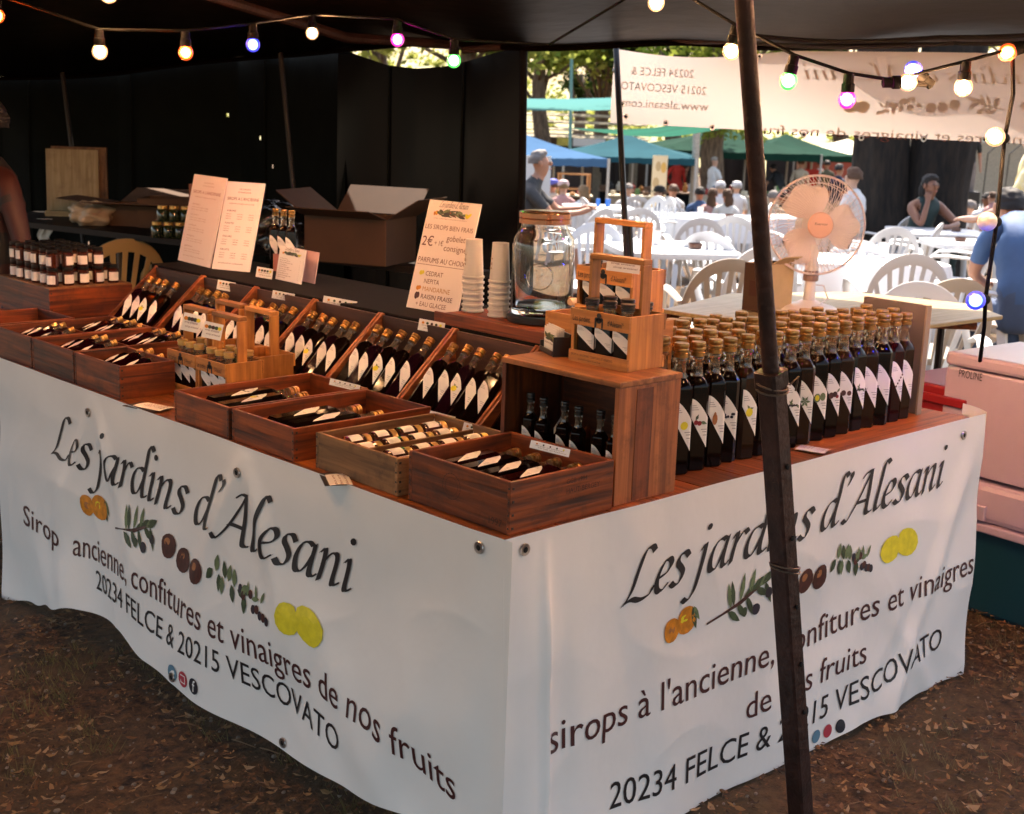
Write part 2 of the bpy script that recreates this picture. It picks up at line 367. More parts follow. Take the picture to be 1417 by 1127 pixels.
# dry leaves and twigs lying on the soil
def litter():
    rr = random.Random(3); mb = MB()
    def one(x, y, s):
        a = rr.uniform(0, 2 * pi); c, d = cos(a), sin(a); z = gz(x, y) + .012; cu = rr.uniform(.1, .5) * s; ti = rr.uniform(-.5, .5)
        mi = rr.choice((0, 1, 1, 1, 2, 2, 0, 3 if s > .012 else 1)); w_ = s * rr.uniform(.25, .45)
        P = [(-s, 0, cu), (-s * .3, w_, cu * .2), (s * .5, w_ * .7, .0), (s, 0, cu), (s * .4, -w_, cu * .6), (-s * .4, -w_ * .8, 0)]
        P = [(x + c * p - d * q, y + d * p + c * q, z + h + ti * q + .004) for p, q, h in P]
        mb.poly(P, mi)
    for k in range(26000):
        if k % 2: x, y = rr.uniform(-.85, .25), rr.uniform(.2, 2.9)
        else: x, y = rr.uniform(.5, 3.1), rr.uniform(-1.0, .5)
        if noise.noise(Vector((x * 5, y * 5, 2))) + rr.uniform(-.5, .5) < -.12: continue
        one(x, y, rr.choice((.003, .004, .005, .006, .007, .009, .011, .016)) if k % 40 else .019)
    for k in range(1600):
        p = CAM + FW * rr.uniform(5, 16) + RT * rr.uniform(-1, 6); one(p.x, p.y, rr.uniform(.02, .05))
    return mb
kind(part('leaf_litter', litter(), [mat('dry leaf tan', (.27, .15, .062), .8), mat('dry leaf brown', (.15, .068, .026), .8), mat('dry leaf dark', (.05, .026, .012), .8), mat('dry leaf pale', (.30, .20, .11), .8)]), 'stuff')
def twigs():
    rr = random.Random(5); mb = MB()
    for k in range(420):
        if k % 2: x, y = rr.uniform(-.85, .2), rr.uniform(.3, 2.8)
        else: x, y = rr.uniform(.5, 3.0), rr.uniform(-1.0, .45)
        a = rr.uniform(0, 6.3); l = rr.uniform(.02, .09); mb.tube([(x, y, .014), (x + cos(a) * l * .5 + rr.uniform(-.008, .008), y + sin(a) * l * .5, .02), (x + cos(a) * l, y + sin(a) * l, .014)], rr.uniform(.0007, .002), 4)
    for k in range(900):
        if k % 2: x, y = rr.uniform(-.85, .2), rr.uniform(.3, 2.8)
        else: x, y = rr.uniform(.5, 3.0), rr.uniform(-1.0, .45)
        s = rr.uniform(.002, .008); mb.ell((x, y, .012), (s, s * .8, s * .6), 6, 4, mi=1)
    return mb
kind(part('twigs_and_grit', twigs(), [mat('dry twig', (.17, .10, .05), .8), mat('grit', (.22, .18, .14), .9)]), 'stuff')
def tufts():
    rr = random.Random(9); mb = MB()
    for k in range(1500):
        if k % 2: x, y = rr.uniform(-.9, .1), rr.uniform(.4, 3.0)
        else: x, y = rr.uniform(.6, 3.2), rr.uniform(-1.2, .4)
        if noise.noise(Vector((x * 1.7, y * 1.7, 3))) < .02: continue
        for j in range(6):
            a = rr.uniform(0, 6.28); l = rr.uniform(.015, .05); bx, by = x + rr.uniform(-.02, .02), y + rr.uniform(-.02, .02)
            mb.poly([(bx - .0015, by, .005), (bx + .0015, by, .005), (bx + cos(a) * l * .6, by + sin(a) * l * .6, .005 + l)], 0)
    return mb
kind(part('dry_grass', tufts(), mat('dry grass', (.16, .13, .05), .8)), 'stuff')

# ------------------------------------------------------------------ canopy and tarps
def fabric(name, col, rough, bump, bs, stretch=(1, 1, 1), spec=.12): return mat(name, col, rough, noise_amt=.35, nscale=5, bump=bump, bscale=bs, stretch=stretch, spec=spec)
M_CANOPY = fabric('dark brown canopy sheet', (.004, .0018, .0009), .42, .45, 6, spec=.03)
M_TARPG = fabric('dark green tarpaulin', (.0045, .0060, .0045), .6, .8, 3, spec=.05)
M_TARPB = fabric('glossy black sheet', (.0022, .002, .002), .24, .5, 4, (1, 1, .25), spec=.14)
BE = [D(-260, 120, 8.7), D(0, 107, 8.5), D(160, 98, 8.4), D(330, 82, 8.0), D(480, 62, 6.9), D(600, 60, 6.4), D(727, 60, 6.05), D(900, 60, 6.0), D(1040, 60, 6.0), D(1230, 57, 5.9), D(1417, 58, 5.8), D(1640, 60, 5.6)]
def pl(P, t):
    t = min(max(t, 0), 1) * (len(P) - 1); i = min(int(t), len(P) - 2); return P[i].lerp(P[i + 1], t - i)
def can(u, v):
    b = pl(BE, u); f = CAM - FW * 1.2 + RT * (-4.2 + 7.2 * u); f.z = 2.28  # unseen front edge reaches past the camera, its length set for the light
    p = b.lerp(f, v); p.z += -.05 * sin(pi * v) * 0 + .015 * sin(v * 19 + u * 6) * min(1, v * 6) + .012 * sin(u * 31 + v * 5); return p
cn = thing('stall_canopy', 'low dark brown canopy sheet stretched over the whole syrup stall', 'canopy')
part('sheet', MB().grid(can, 66, 40), M_CANOPY, cn, smooth=180)
hem = MB(); hem.tube([can(i / 60, 0) + Vector((0, 0, -.012)) for i in range(61)], .014, 6); part('hem', hem, M_CANOPY, cn, smooth=True)
bm_ = MB(); bm_.tube([D(180, -40, 4.6), D(330, 6, 5.2), D(480, 52, 6.0), D(650, 64, 6.4)], .022, 8); part('ridge_pole', bm_, M_IRON, cn, smooth=True)
bm_ = MB(); bm_.tube([D(640, 70, 6.2), D(735, 62, 6.1), D(1045, 55, 5.95), D(1417, 52, 5.75)], .016, 8); part('ridge_pole', bm_, M_IRON, cn, smooth=True)

TL_ = [D(-260, 122, 8.75), D(0, 112, 8.6), D(60, 108, 8.5), D(160, 99, 8.45), D(330, 84, 8.1), D(400, 74, 7.6), D(480, 64, 7.0)]
rr = random.Random(21); HOLES = {(rr.randrange(90, 330), rr.randrange(4, 60)) for _ in range(7)}
def tarpl(u, v):
    p = pl(TL_, u).copy(); g = gz(p.x, p.y) - .02; p.z = p.z + (g - p.z) * v
    fold = .05 * sin(u * 26 + v * 2) * v + .03 * sin(u * 11 - v * 5)
    p -= FW * fold; return p
t = part('hanging_tarpaulin', MB().grid(tarpl, 340, 90, keep=lambda i, j: (i, j) not in HOLES), M_TARPG, smooth=180)
tag(t, 'dark green tarpaulin with pinholes hanging behind the stall at the left', 'tarpaulin')
for u0 in (.28, .52, .76):
    part('seam', MB().tube([tarpl(u0, v / 12) - FW * .012 for v in range(13)], .006, 5), mat('seam tape', (.006, .007, .005), .8, spec=.05), t, smooth=True)
TOPB = [D(468, 66, 7.05), D(500, 78, 6.95), D(535, 90, 6.85), D(575, 95, 6.75), D(615, 92, 6.6), D(650, 84, 6.5), D(690, 72, 6.3), D(727, 64, 6.1)]
def tarpb(u, v):
    p = pl(TOPB, u).copy(); g = gz(p.x, p.y); p.z = p.z + (g - p.z) * v
    p -= FW * (.02 * sin(u * 17 + 1) * v + .015 * sin(u * 9 + v * 4)); return p
bs = thing('black_backdrop_sheet', 'glossy black sheet closing the back of the stall beside the bright opening', 'sheet')
part('sheet', MB().grid(tarpb, 60, 40), M_TARPB, bs, smooth=180)
[part('seam', MB().tube([tarpb(u0, v / 12) - FW * .01 for v in range(13)], .005, 5), MATS['seam tape'], bs, smooth=True) for u0 in (.30, .68)]
part('edge_pole', MB().tube([D(725, 58, 6.08), (lambda p: Vector((p.x, p.y, 0)))(D(726, 400, 6.08))], .018, 8), M_BLACK, bs, smooth=True)
for k, (px, dd) in enumerate(((92, 8.3), (392, 7.3))):
    a = D(px - (6 if k == 0 else 4), 98 if k == 0 else 74, dd); b = D(px + 14, 260, dd); b = a + (b - a) * ((a.z - gz(a.x, a.y)) / (a.z - b.z))
    tag(part('tent_pole', MB().tube([a, b], .014, 8), mat('dark grey iron', (.018, .016, .014), .6), smooth=True), 'thin leaning pole against the green tarpaulin, %s' % ('behind the plywood board' if k == 0 else 'beside the black sheet'), 'tent pole')
bp_ = thing('black_pole', 'slim black pole holding the back banner at its free corner', 'tent pole')
a = D(852, 58, 6.2); b = D(866, 330, 6.1); b = a + (b - a) * (a.z / (a.z - b.z))
part('shaft', MB().tube([a, b], .0145, 10), M_BLACKPL, bp_, smooth=True)
c = a.lerp(b, .52); part('lower_sleeve', MB().tube([a.lerp(b, .42) + RT * .022, b + RT * .02], .012, 8), M_BLACKPL, bp_, smooth=True)

# ------------------------------------------------------------------ leaning iron pole in front
pf = thing('leaning_pole', 'brown iron tent pole leaning in front of the right banner', 'tent pole')
a0 = ony(1029, -6, -.26); a1 = ony(1067, 520, -.26); a2 = ony(1108, 1127, -.26); dr = (a2 - a1).normalized(); a2 = a1 + dr * (a1.z / -dr.z)
dt = (a0 - a1).normalized(); a0 = a1 + dt * (.98)
def sqbar(mb, p, q, w0, w1=None):
    t = (q - p).normalized(); n1 = t.cross(Vector((0, 1, 0))).normalized(); n2 = t.cross(n1); w1 = w1 or w0; L = []
    for c, w_ in ((p, w0), (q, w1)):
        L.append([c + n1 * w_ * i + n2 * w_ * j for i, j in ((-1, -.8), (-.8, -1), (.8, -1), (1, -.8), (1, .8), (.8, 1), (-.8, 1), (-1, .8))])
    mb.loops(L)
mb = MB(); sqbar(mb, a1 + dt * .002, a2 + Vector((0, 0, .0)), .0215); part('lower_tube', mb, M_IRON, pf, smooth=True)
mb = MB(); mb.tube([a1 + dt * -.05, a0], .0165, 14); part('upper_tube', mb, M_IRON, pf, smooth=True)
mb = MB(); sqbar(mb, a1 + dt * -.022, a1 + dt * .010, .0255); part('collar', mb, M_IRON, pf, smooth=True)
mb = MB()
for z in (0, .009, .4, .407):
    c = a1 - dt * (.02 + z); mb.tube([c + Vector((cos(k * .5) * .031, sin(k * .5) * .031, .006 * sin(k * .5 + z * 90))) for k in range(14)], .0022, 6)
mb.tube([a1 - dt * .02 + Vector((.03, -.02, 0)), a1 - dt * .015 + Vector((.045, -.03, .012)), a1 - dt * .03 + Vector((.05, -.02, -.004))], .002, 6)
part('wire_tie', mb, mat('dull wire', (.12, .09, .07), .5, .6), pf, smooth=True)
for z in (.14, .30, .46, .6, .72):
    c = a1 - dt * -0 - dt * (z + .05); part('peg_hole', MB().ell((c.x - .0, c.y - .0245, c.z), (.006, .003, .006), 8, 5), mat('hole black', (.004, .004, .004), .9), pf)

# ------------------------------------------------------------------ counter
ct = thing('display_counter', 'L-shaped wooden display counter carrying the syrup crates', 'counter', (0, 0, 0))
HT = .78
nx = 7
for k in range(nx):
    x0, x1 = .004 + k * .152, .004 + (k + 1) * .152 - .003
    part('plank', MB().box((x0, .006, HT - .026), (x1, 3.3, HT)), W_TABLE[1], ct, bevel=.0015)
for k in range(4):
    y0 = .006 + k * .148; part('plank', MB().box((1.07, y0, HT - .026), (1.80 + .004 * (k % 2), y0 + .145, HT)), W_TABLE[0], ct, bevel=.0015)
for x, y in ((.12, .2), (.12, 2.9), (.95, 2.9), (1.0, .5), (1.7, .15), (1.7, .5)):
    part('leg', MB().box((x - .03, y - .03, 0), (x + .03, y + .03, HT - .028)), W_TABLE[2], ct)
for y in (.1, 1.2, 2.3): part('bearer', MB().box((.06, y, HT - .075), (1.0, y + .05, HT - .028)), W_TABLE[0], ct)

# ------------------------------------------------------------------ banners
def interp(P, x):
    for (a, b), (c, d) in zip(P, P[1:]):
        if a <= x <= c: t = (x - a) / (c - a); t = t * t * (3 - 2 * t); return b + (d - b) * t
    return P[0][1] if x < P[0][0] else P[-1][1]
BL = [(0, .085), (.2, .118), (.43, .10), (.7, .086), (1.03, .092), (1.3, .118), (1.5, .150), (1.72, .136), (1.9, .085), (2.08, .035), (2.26, .004)]
def g_(x, c, s): return math.exp(-((x - c) / s) ** 2)
def dL(y, z):
    return .006 + (dL0(y, z) - .006) * (1 - math.exp(-(y / .05) ** 2))
def ridge(a, b, c): return max(0, 1 - 2.0 * abs(noise.noise(Vector((a, b, c))))) ** 2
def dL0(y, z):
    h = max(0, (HT - z) / HT); t = (y / 2.26)
    d = .010 + .035 * h * sin(pi * min(1, t * 1.05)) + .010 * h * sin(y * 6.3 + z * 3)
    d += .030 * g_(y, 1.80 - (.45 - z) * .12, .075) * min(1, h * 1.3) ** 2
    d += .012 * g_(y - (z - .3) * .6, 2.0, .07) * h * h
    for gy in (1.62, .87):   # folds falling from the eyelets
        for s in (-1, 1): d += .015 * g_(y, gy + s * (HT - z) * .50, .028 + .05 * h) * min(1, h * 5) * (1 - h)
    d += .010 * g_(y + (z - .4) * .5, .22, .07) * h + .006 * sin(y * 14 + z * 7) * h * h
    d += .024 * noise.noise(Vector((y * 3.1 + z * 1.5, z * 4.3, 1))) * (.25 + h) + .016 * g_(y - .25 - (z - .2) * .9, .12, .09) * h
    d += .0045 * ridge(y * 2.6 + z, z * 3.6 - y, 7) * min(1, h * 4)
    return d
def SL(y, z): return Vector((-dL(y, z), y, z)) if y > -.01 else Vector((-.006, y, z))
BR = [(0, .085), (.3, .03), (.7, .012), (1.1, .010), (1.3, .03), (1.6, .016), (1.9, .006)]
def dR(x, z):
    h = max(0, (HT - z) / HT)
    d = .008 + .022 * h + .008 * h * sin(x * 5 + 1) + .016 * g_(x, .105, .012) * min(1, h * 4) - .010 * g_(x, .16, .03) * h
    d += .014 * g_(x, .06, .03) * h
    d += .014 * g_(x - (z - .55) * .55, 1.72, .045) * min(1, h * 3) + .012 * g_(x + (z - .2) * .9, 1.5, .05) * h * h
    d += .010 * g_(x, 1.3 + (z - .1) * .8, .05) * h * h + .018 * noise.noise(Vector((x * 3.3 - z, z * 4, 5))) * (.25 + h)
    d += .0038 * ridge(x * 2.6 - z, z * 3.6 + x, 9) * min(1, h * 4)
    return d
def SR(x, z): return Vector((x, -dR(x, z), z))
def onto(Sf, sgn, s0, z0, slope, flip=False, curve=None):
    cv = sorted(curve) if curve else None
    def fn(x, y, l):
        s = s0 + sgn * x; z = (z0 + y + slope * x) if not cv else interp(cv, s) + y; e = .004
        p = Sf(s, z); n = (Sf(s + e, z) - Sf(s - e, z)).cross(Sf(s, z + e) - Sf(s, z - e)).normalized()
        if n.dot(CAM - p) < 0: n = -n
        if flip: n = -n
        return p + n * (.0018 + l)
    return fn
def words(V, Fc, gap):
    iv = sorted((min(V[k][0] for k in f), max(V[k][0] for k in f), i) for i, f in enumerate(Fc)); out = []; hi = None
    for a, b, i in iv:
        if hi is None or a > hi + gap: out.append([]); hi = b
        out[-1].append(i); hi = max(hi, b)
    r = []
    for g in out:
        m = {}; F2 = []
        for i in g: F2.append(tuple(m.setdefault(k, len(m)) for k in Fc[i]))
        r.append(([V[k] for k in m], F2))
    return r
def lay(parent, Sf, sgn, items, fruit=None, flip=False):
    for it in items:
        s0, z0, s1, z1, txt, hgt, kd = it[:7]; W_ = abs(s1 - s0); sl = (z1 - z0) / W_
        fn = onto(Sf, sgn, s0, z0, sl, flip, it[7] if len(it) > 7 else None)
        if kd == 'script': V, Fc, _ = script2d(txt, W_, hgt)
        else:
            V, Fc, w0 = text2d(txt, hgt); k = W_ / w0; V = [(x * k, y) for x, y in V]
        for V2, F2 in words(V, Fc, hgt * (.2 if kd != 'script' else .42)): part('lettering', place2d(V2, F2, fn), M_INK if kd != 'r' else M_INKR, parent)
    if fruit:
        s0, z0, s1, z1, hs, kinds = fruit; W_ = abs(s1 - s0); fn = onto(Sf, sgn, s0, z0, (z1 - z0) / W_, flip); fruit_part(fn, W_, hs, parent, kinds)
def eyelets(parent, pts, fnp, nrm):
    for s, z in pts:
        p = fnp(s, z) + nrm * .003; z_ = nrm.to_track_quat('Z', 'Y').to_matrix().to_4x4(); z_.translation = p; mb = MB()
        mb.lathe([(.0065, 0), (.0065, .002), (.012, .0025), (.013, .0)], 14, M=z_); o = part('eyelet', mb, M_METAL, parent, smooth=True)
        part('eyelet_hole', MB().lathe([(.006, .0022), (.001, .0026)], 10, M=z_), MATS.get('hole black'), o)
bl = thing('left_banner', 'white vinyl stall banner on the left side of the counter, hem curving up', 'banner')
def fl(u, v):
    y = -.030 + u * 2.292; zb = interp(BL, max(y, 0)); z = (HT + .006) + (zb - HT - .006) * v; return SL(y, z)
part('sheet', MB().grid(fl, 330, 110), M_VINYL, bl, smooth=180)
lay(bl, SL, -1, [
 (1.880, .556, .458, .541, "Les jardins d'Alesani", .080, 'script'),
 (2.075, .300, 1.815, .292, 'Sirop', .090, 'r'),
 (1.745, .277, .098, .200, 'ancienne, confitures et vinaigres de nos fruits', .098, 'r', [(1.745, .290), (1.6, .300), (1.368, .302), (.974, .290), (.60, .284), (.388, .274), (.263, .247), (.076, .203)]),
 (1.640, .192, .464, .166, '20234 FELCE & 20215 VESCOVATO', .082, 'k', [(1.65, .215), (1.419, .216), (1.225, .203), (.894, .206), (.7, .200), (.443, .174)])],
 (1.70, .455, .535, .425, 1.3, [('mandarin', 0, .15), ('olive', .17, .37), ('chestnut', .395, .585), ('berry', .615, .83), ('citrus', .85, 1)]))
FN = onto(SL, -1, 1.15, .138, -.02)
for k, mname in enumerate(('social blue', 'social red', 'social black')):
    mm = mat(mname, ((.10, .22, .30), (.45, .04, .06), (.012, .012, .02))[k], .5); cx = k * .052
    part('round_icon', place2d([(cx + .021 * cos(a * pi / 8), .021 * sin(a * pi / 8)) for a in range(16)], [tuple(range(16))], FN), mm, bl)
V, Fc, _ = text2d('f', .045); part('lettering', place2d([(x + .098, y - .015) for x, y in V], Fc, lambda x, y, l: FN(x, y, l + 1e-4)), M_VINYL, bl)
mb = MB(); cam_sq = [(-.011, -.011), (.011, -.011), (.011, .011), (-.011, .011)]
for s1, s2 in ((1, .8),):
    for a in range(4):
        b = (a + 1) % 4; place2d([(cam_sq[a][0] + .052, cam_sq[a][1]), (cam_sq[b][0] + .052, cam_sq[b][1]), (cam_sq[b][0] * .75 + .052, cam_sq[b][1] * .75), (cam_sq[a][0] * .75 + .052, cam_sq[a][1] * .75)], [(0, 1, 2, 3)], lambda x, y, l: FN(x, y, l + 1e-4), mb)
part('lettering', mb, M_VINYL, bl)
place_b = MB(); place2d([(-.012, -.004), (0, -.008), (.012, 0), (.009, .008), (-.002, .006)], [(0, 1, 2, 3, 4)], lambda x, y, l: FN(x, y, l + 1e-4), place_b); part('lettering', place_b, M_VINYL, bl)
N_L = Vector((-1, 0, 0)); eyelets(bl, [(1.64, .725), (.885, .722), (.055, .755), (.70, .105), (1.15, .125)], SL, N_L)

brn = thing('right_banner', 'pinkish white vinyl banner on the right side of the counter, behind the leaning pole', 'banner')
def fr(u, v):
    x = -.0065 + u * 1.867; zb = interp(BR, x); top = HT + .006; z = top + (zb - top) * v; return SR(x, z)
part('sheet', MB().grid(fr, 270, 110), M_VINYL, brn, smooth=180)
mb = MB()   # top corner folded back at the far end
mb.grid(lambda u, v: Vector((1.861 - .0 * u + .010 * sin(pi * u), -.012 + .075 * u - .0 * v, HT + .010 - .10 * v * (1 - .7 * u) + .012 * u)), 10, 6)
part('folded_corner', mb, M_VINYL, brn, smooth=180)
lay(brn, SR, 1, [
 (.325, .577, 1.640, .613, "Les jardins d'Alesani", .068, 'script'),
 (.112, .310, 1.850, .321, "sirops à l'ancienne, confitures et vinaigres", .096, 'r', [(.1, .314), (.293, .308), (.6, .297), (.887, .297), (1.343, .314), (1.9, .321)]),
 (.790, .181, 1.300, .196, 'de nos fruits', .092, 'r'),
 (.315, .100, 1.700, .128, '20234 FELCE & 20215 VESCOVATO', .090, 'k', [(.25, .122), (.575, .092), (.9, .085), (1.185, .089), (1.66, .131)])],
 (.475, .478, 1.515, .487, 1.22, [('mandarin', 0, .135), ('olive', .15, .385), ('chestnut', .415, .60), ('berry', .635, .80), ('citrus', .83, 1)]))
FN2 = onto(SR, 1, 1.10, .045, 0)
for k in range(3):
    part('round_icon', place2d([(k * .05 + .018 * cos(a * pi / 8), .018 * sin(a * pi / 8)) for a in range(16)], [tuple(range(16))], FN2), MATS[('social blue', 'social red', 'social black')[k]], brn)
N_R = Vector((0, -1, 0)); eyelets(brn, [(.045, .757), (1.02, .10), (1.74, .74)], SR, N_R)

# banner hung at the back, seen from its rear
def transl(name, col):
    m = bpy.data.materials.new(name); m.use_nodes = True; n = m.node_tree.nodes; L = m.node_tree.links
    n.remove(n['Principled BSDF']); a = n.new('ShaderNodeBsdfDiffuse'); b = n.new('ShaderNodeBsdfTranslucent'); x = n.new('ShaderNodeMixShader'); x.inputs[0].default_value = .32
    a.inputs[0].default_value = (*col, 1); b.inputs[0].default_value = (*col, 1)
    L.new(a.outputs[0], x.inputs[1]); L.new(b.outputs[0], x.inputs[2]); L.new(x.outputs[0], n['Material Output'].inputs[0]); return m
M_BACKV = transl('translucent vinyl', (.66, .60, .56))
PA, PB = D(850, 68, 6.25), D(1470, 74, 5.55)
def SB(s, z):   # s 0..1 along
    p = PA.lerp(PB, s); p.z = z; q = p + FW * (.02 * sin(s * 16) + .03 * sin(z * 9 + s * 5) * (z < 9)); return q
def zt(s): return PA.z + (PB.z - PA.z) * s - .035 * sin(pi * min(1, s / .42)) * (s < .42)
def zb_(s): return PA.z - .335 - (.022) * s
bb = thing('back_banner', 'white banner hung behind the stall, its writing showing reversed through the sheet', 'banner')
part('sheet', MB().grid(lambda u, v: SB(u, zt(u) + (zb_(u) - zt(u)) * v), 90, 24), M_BACKV, bb, smooth=180)
WB = (PB - PA).length
def pxs(px): return (px - 850) / 620.0
def zpx(py): return PA.z - (py - 68) / 105.0 * .335
def layb(x_left, x_right, y_base, y_base2, txt, hpx, kd):
    s1, s0 = pxs(x_left), pxs(x_right); W_ = (s0 - s1) * WB; h = hpx / 105 * .335
    # written on the far side, so it starts at the right as we see it
    def fn(x, y, l):
        s = s0 - x / WB; z = zpx(y_base2) + (zpx(y_base) - zpx(y_base2)) * (x / W_) + y; return SB(s, z) + FW * (.0011 + l)
    if kd == 'script': V, Fc, _ = script2d(txt, W_, h)
    elif kd == 'fruit': fruit_part(fn, W_, .9, bb, [('mandarin', 0, .14), ('olive', .17, .38), ('chestnut', .42, .6), ('berry', .64, .84), ('citrus', .87, 1)]); return
    else: V, Fc, w0 = text2d(txt, h); V = [(x * W_ / w0, y) for x, y in V]
    [part('lettering', place2d(V2, F2, fn), M_INK if kd != 'r' else M_INKR, bb) for V2, F2 in words(V, Fc, h * (.2 if kd != 'script' else .42))]
layb(878, 973, 103, 106, '20234 FELCE &', 16, 'k'); layb(864, 993, 124, 129, '20215 VESCOVATO', 16, 'k'); layb(868, 998, 148, 151, 'www.alesani.com', 17, 'k')
layb(1132, 1466, 103, 103, "jardins d'Alesani", 12, 'script'); layb(1055, 1462, 180, 180, 'confitures et vinaigres de nos fruits', 19, 'r'); layb(1190, 1465, 139, 132, '', 0, 'fruit')
eyelets(bb, [(pxs(p), zpx(q)) for p, q in ((874, 163), (937, 170), (1006, 174), (1071, 177), (1140, 179), (1218, 180), (1300, 178), (1383, 176), (867, 146), (853, 99), (1066, 75))], lambda s, z: SB(s, z) - FW * .004, -FW)
# ------------------------------------------------------------------ bottles
def sqf(z): return 1.0 if z < .205 else max(0, 1 - (z - .205) / .02)
BODY = MB().lathe([(.0235, 0), (.0262, .003), (.0265, .012), (.0265, .200), (.0255, .206), (.0215, .217), (.0165, .226)], 16, sq=sqf).mesh('body', M_GLASSD, 30)
def body(m):
    b = BODY.copy(); b.materials.clear(); b.materials.append(m); return b
BODIES = [body(m) for m in (M_GLASSD, M_GLASSD, M_GLASSR, M_GLASSB, M_GLASSP)]
NECK = MB().lathe([(.0165, .226), (.0138, .236), (.0130, .262), (.0150, .264), (.0150, .270), (.0130, .272), (.0130, .283)], 14).mesh('neck', M_NECK, 50)
def capm(m): return MB().lathe([(.0148, .272), (.0166, .273), (.0166, .282), (.0140, .284), (.0140, .287), (.0172, .289), (.0174, .293), (.0165, .2945), (.0174, .296), (.0174, .303), (.0164, .306), (.002, .3065)], 18).mesh('cap', m, 40)
CAPS = {'gold': capm(M_CAP), 'black': capm(M_CAPB), 'lid': capm(M_CAPG)}
def lab_fn(s):   # outline of the sail-shaped label: (angle offset x, top, bottom)
    return (-.0235 + .047 * s, .176 - .048 * s ** 1.7, .134 - .078 * s ** .95)
def labmesh(kindp):
    mb = MB(); N = 9
    def P(s, z, e=0):
        x = lab_fn(s)[0]; y = -.0268 - e
        if x < -.0215: y += .002
        if x > .0215: y += .002
        return (x, y, z)
    for i in range(N):
        a, b = i / N, (i + 1) / N; A, B = lab_fn(a), lab_fn(b)
        mb.quad(P(a, A[2]), P(b, B[2]), P(b, B[1]), P(a, A[1]), 0)
    # faint lines of small print and the painted fruit
    for z in (.158, .153, .148): mb.quad((-.021, -.0271, z), (-.021 + (.176 - z) * .65, -.0271, z), (-.021 + (.176 - z) * .65, -.0271, z + .0016), (-.021, -.0271, z + .0016), 1)
    for z, x in ((.100, .006), (.094, .010), (.086, .012)): mb.quad((x, -.0271, z), (.021, -.0271, z), (.021, -.0271, z + .002), (x, -.0271, z + .002), 1)
    rr = random.Random(kindp)
    def blob(cx, cz, r, mi, rz=None):
        mb.poly([(cx + r * cos(t), -.0272 - .0001 * mi, cz + (rz or r) * sin(t)) for t in [2 * pi * k / 10 for k in range(10)]], mi)
    def leaf(cx, cz, a, l, mi):
        mb.poly([(cx, -.0274, cz), (cx + l * .5 * cos(a) - l * .22 * sin(a), -.0274, cz + l * .5 * sin(a) + l * .22 * cos(a)), (cx + l * cos(a), -.0274, cz + l * sin(a)), (cx + l * .5 * cos(a) + l * .22 * sin(a), -.0274, cz + l * .5 * sin(a) - l * .22 * cos(a))], mi)
    if kindp == 1: blob(.004, .117, .010, 4)
    if kindp == 2: blob(-.008, .118, .006, 5); blob(.001, .116, .006, 5); leaf(.002, .12, -.3, .02, 3); leaf(-.01, .122, 1.1, .018, 2)
    if kindp == 3: blob(-.004, .118, .007, 7, .014); blob(-.004, .126, .004, 7, .010)
    if kindp == 4:
        for k in range(11): blob(rr.uniform(-.019, .017), .119 + rr.uniform(-.006, .006), .0035, 6)
    if kindp == 5: blob(-.002, .118, .011, 4); leaf(-.006, .124, .3, .018, 3); leaf(.0, .124, 2.2, .016, 3)
    if kindp == 6:
        for k in range(6): leaf(.0, .116, k * 1.05, .016, 3)
    if kindp == 7: blob(-.006, .115, .010, 3, .012); blob(.010, .118, .008, 3, .011); blob(-.006, .115, .006, 4, .008)
    if kindp == 8: blob(-.008, .115, .009, 8); blob(.004, .118, .008, 8); blob(.012, .112, .005, 5); leaf(.01, .122, .9, .016, 3)
    if kindp == 9: blob(-.006, .115, .008, 8); blob(.012, .114, .007, 8)
    if kindp == 10:
        for k in range(5): leaf(-.012 + .006 * k, .118, k * 1.3, .014, 3); blob(-.01 + .005 * k, .114, .003, 6)
    if kindp == 11:
        for k in range(5): blob(-.004 + .005 * k, .104 + .008 * k, .0032, 8)
    if kindp == 12: leaf(-.014, .105, .9, .012, 1)
    return mb.mesh('label', [M_PAPER, mat('label grey print', (.35, .32, .32), .6), FR_M[1], FR_M[5], FR_M[4], mat('print cherry', (.28, .01, .015), .5), FR_M[2], FR_M[6], FR_M[3]])
LABS = {k: labmesh(k) for k in range(13)}
def bottle(label, group, loc, rot=(0, 0, 0), sc=1, bod=0, cap='gold', lab=0, nolabel=False, cat='bottle', name='syrup_bottle'):
    t = thing(name, label, cat, loc, group=group, rot=rot); t.scale = (sc,) * 3 if not isinstance(sc, tuple) else sc
    for n, me in (('body', BODIES[bod]), ('neck', NECK), ('cap', CAPS[cap])) + (() if nolabel else (('label', LABS[lab]),)):
        o = link(bpy.data.objects.new(n, me)); o.parent = t
    return t
# right-hand group, front row along the banner edge
FR_ROW = [('citrus', 1), ('cherry', 2), ('pale fruit', 3), ('dark berry', 4), ('yellow citrus with leaves', 5), ('pale pink', 12), ('black grape', 4), ('dark sprig', 10), ('green mint', 6), ('green lime', 7), ('brown fruit and berries', 8), ('round chestnut', 9), ('green olive', 10), ('plain lettered', 12), ('small flower', 12), ('violet sprig', 11), ('plain pink', 0)]
x0, x1 = .655, 1.622; NF = len(FR_ROW)
for k, (kd, li) in enumerate(FR_ROW):
    x = x0 + (x1 - x0) * k / (NF - 1); y = .128 + random.uniform(-.004, .004)
    bottle('front row syrup bottle with %s label, %s from the tall crate' % (kd, ORD[k]), 'syrup bottles in the front row on the right counter', (x, y, HT), (0, 0, -.42 + random.uniform(-.3, .3)), .97 + random.uniform(-.014, .014), (0, 0, 0, 1, 3, 0, 0, 0, 3, 0, 0, 3, 0, 3, 0, 2, 3)[k], lab=li)
nb = 0
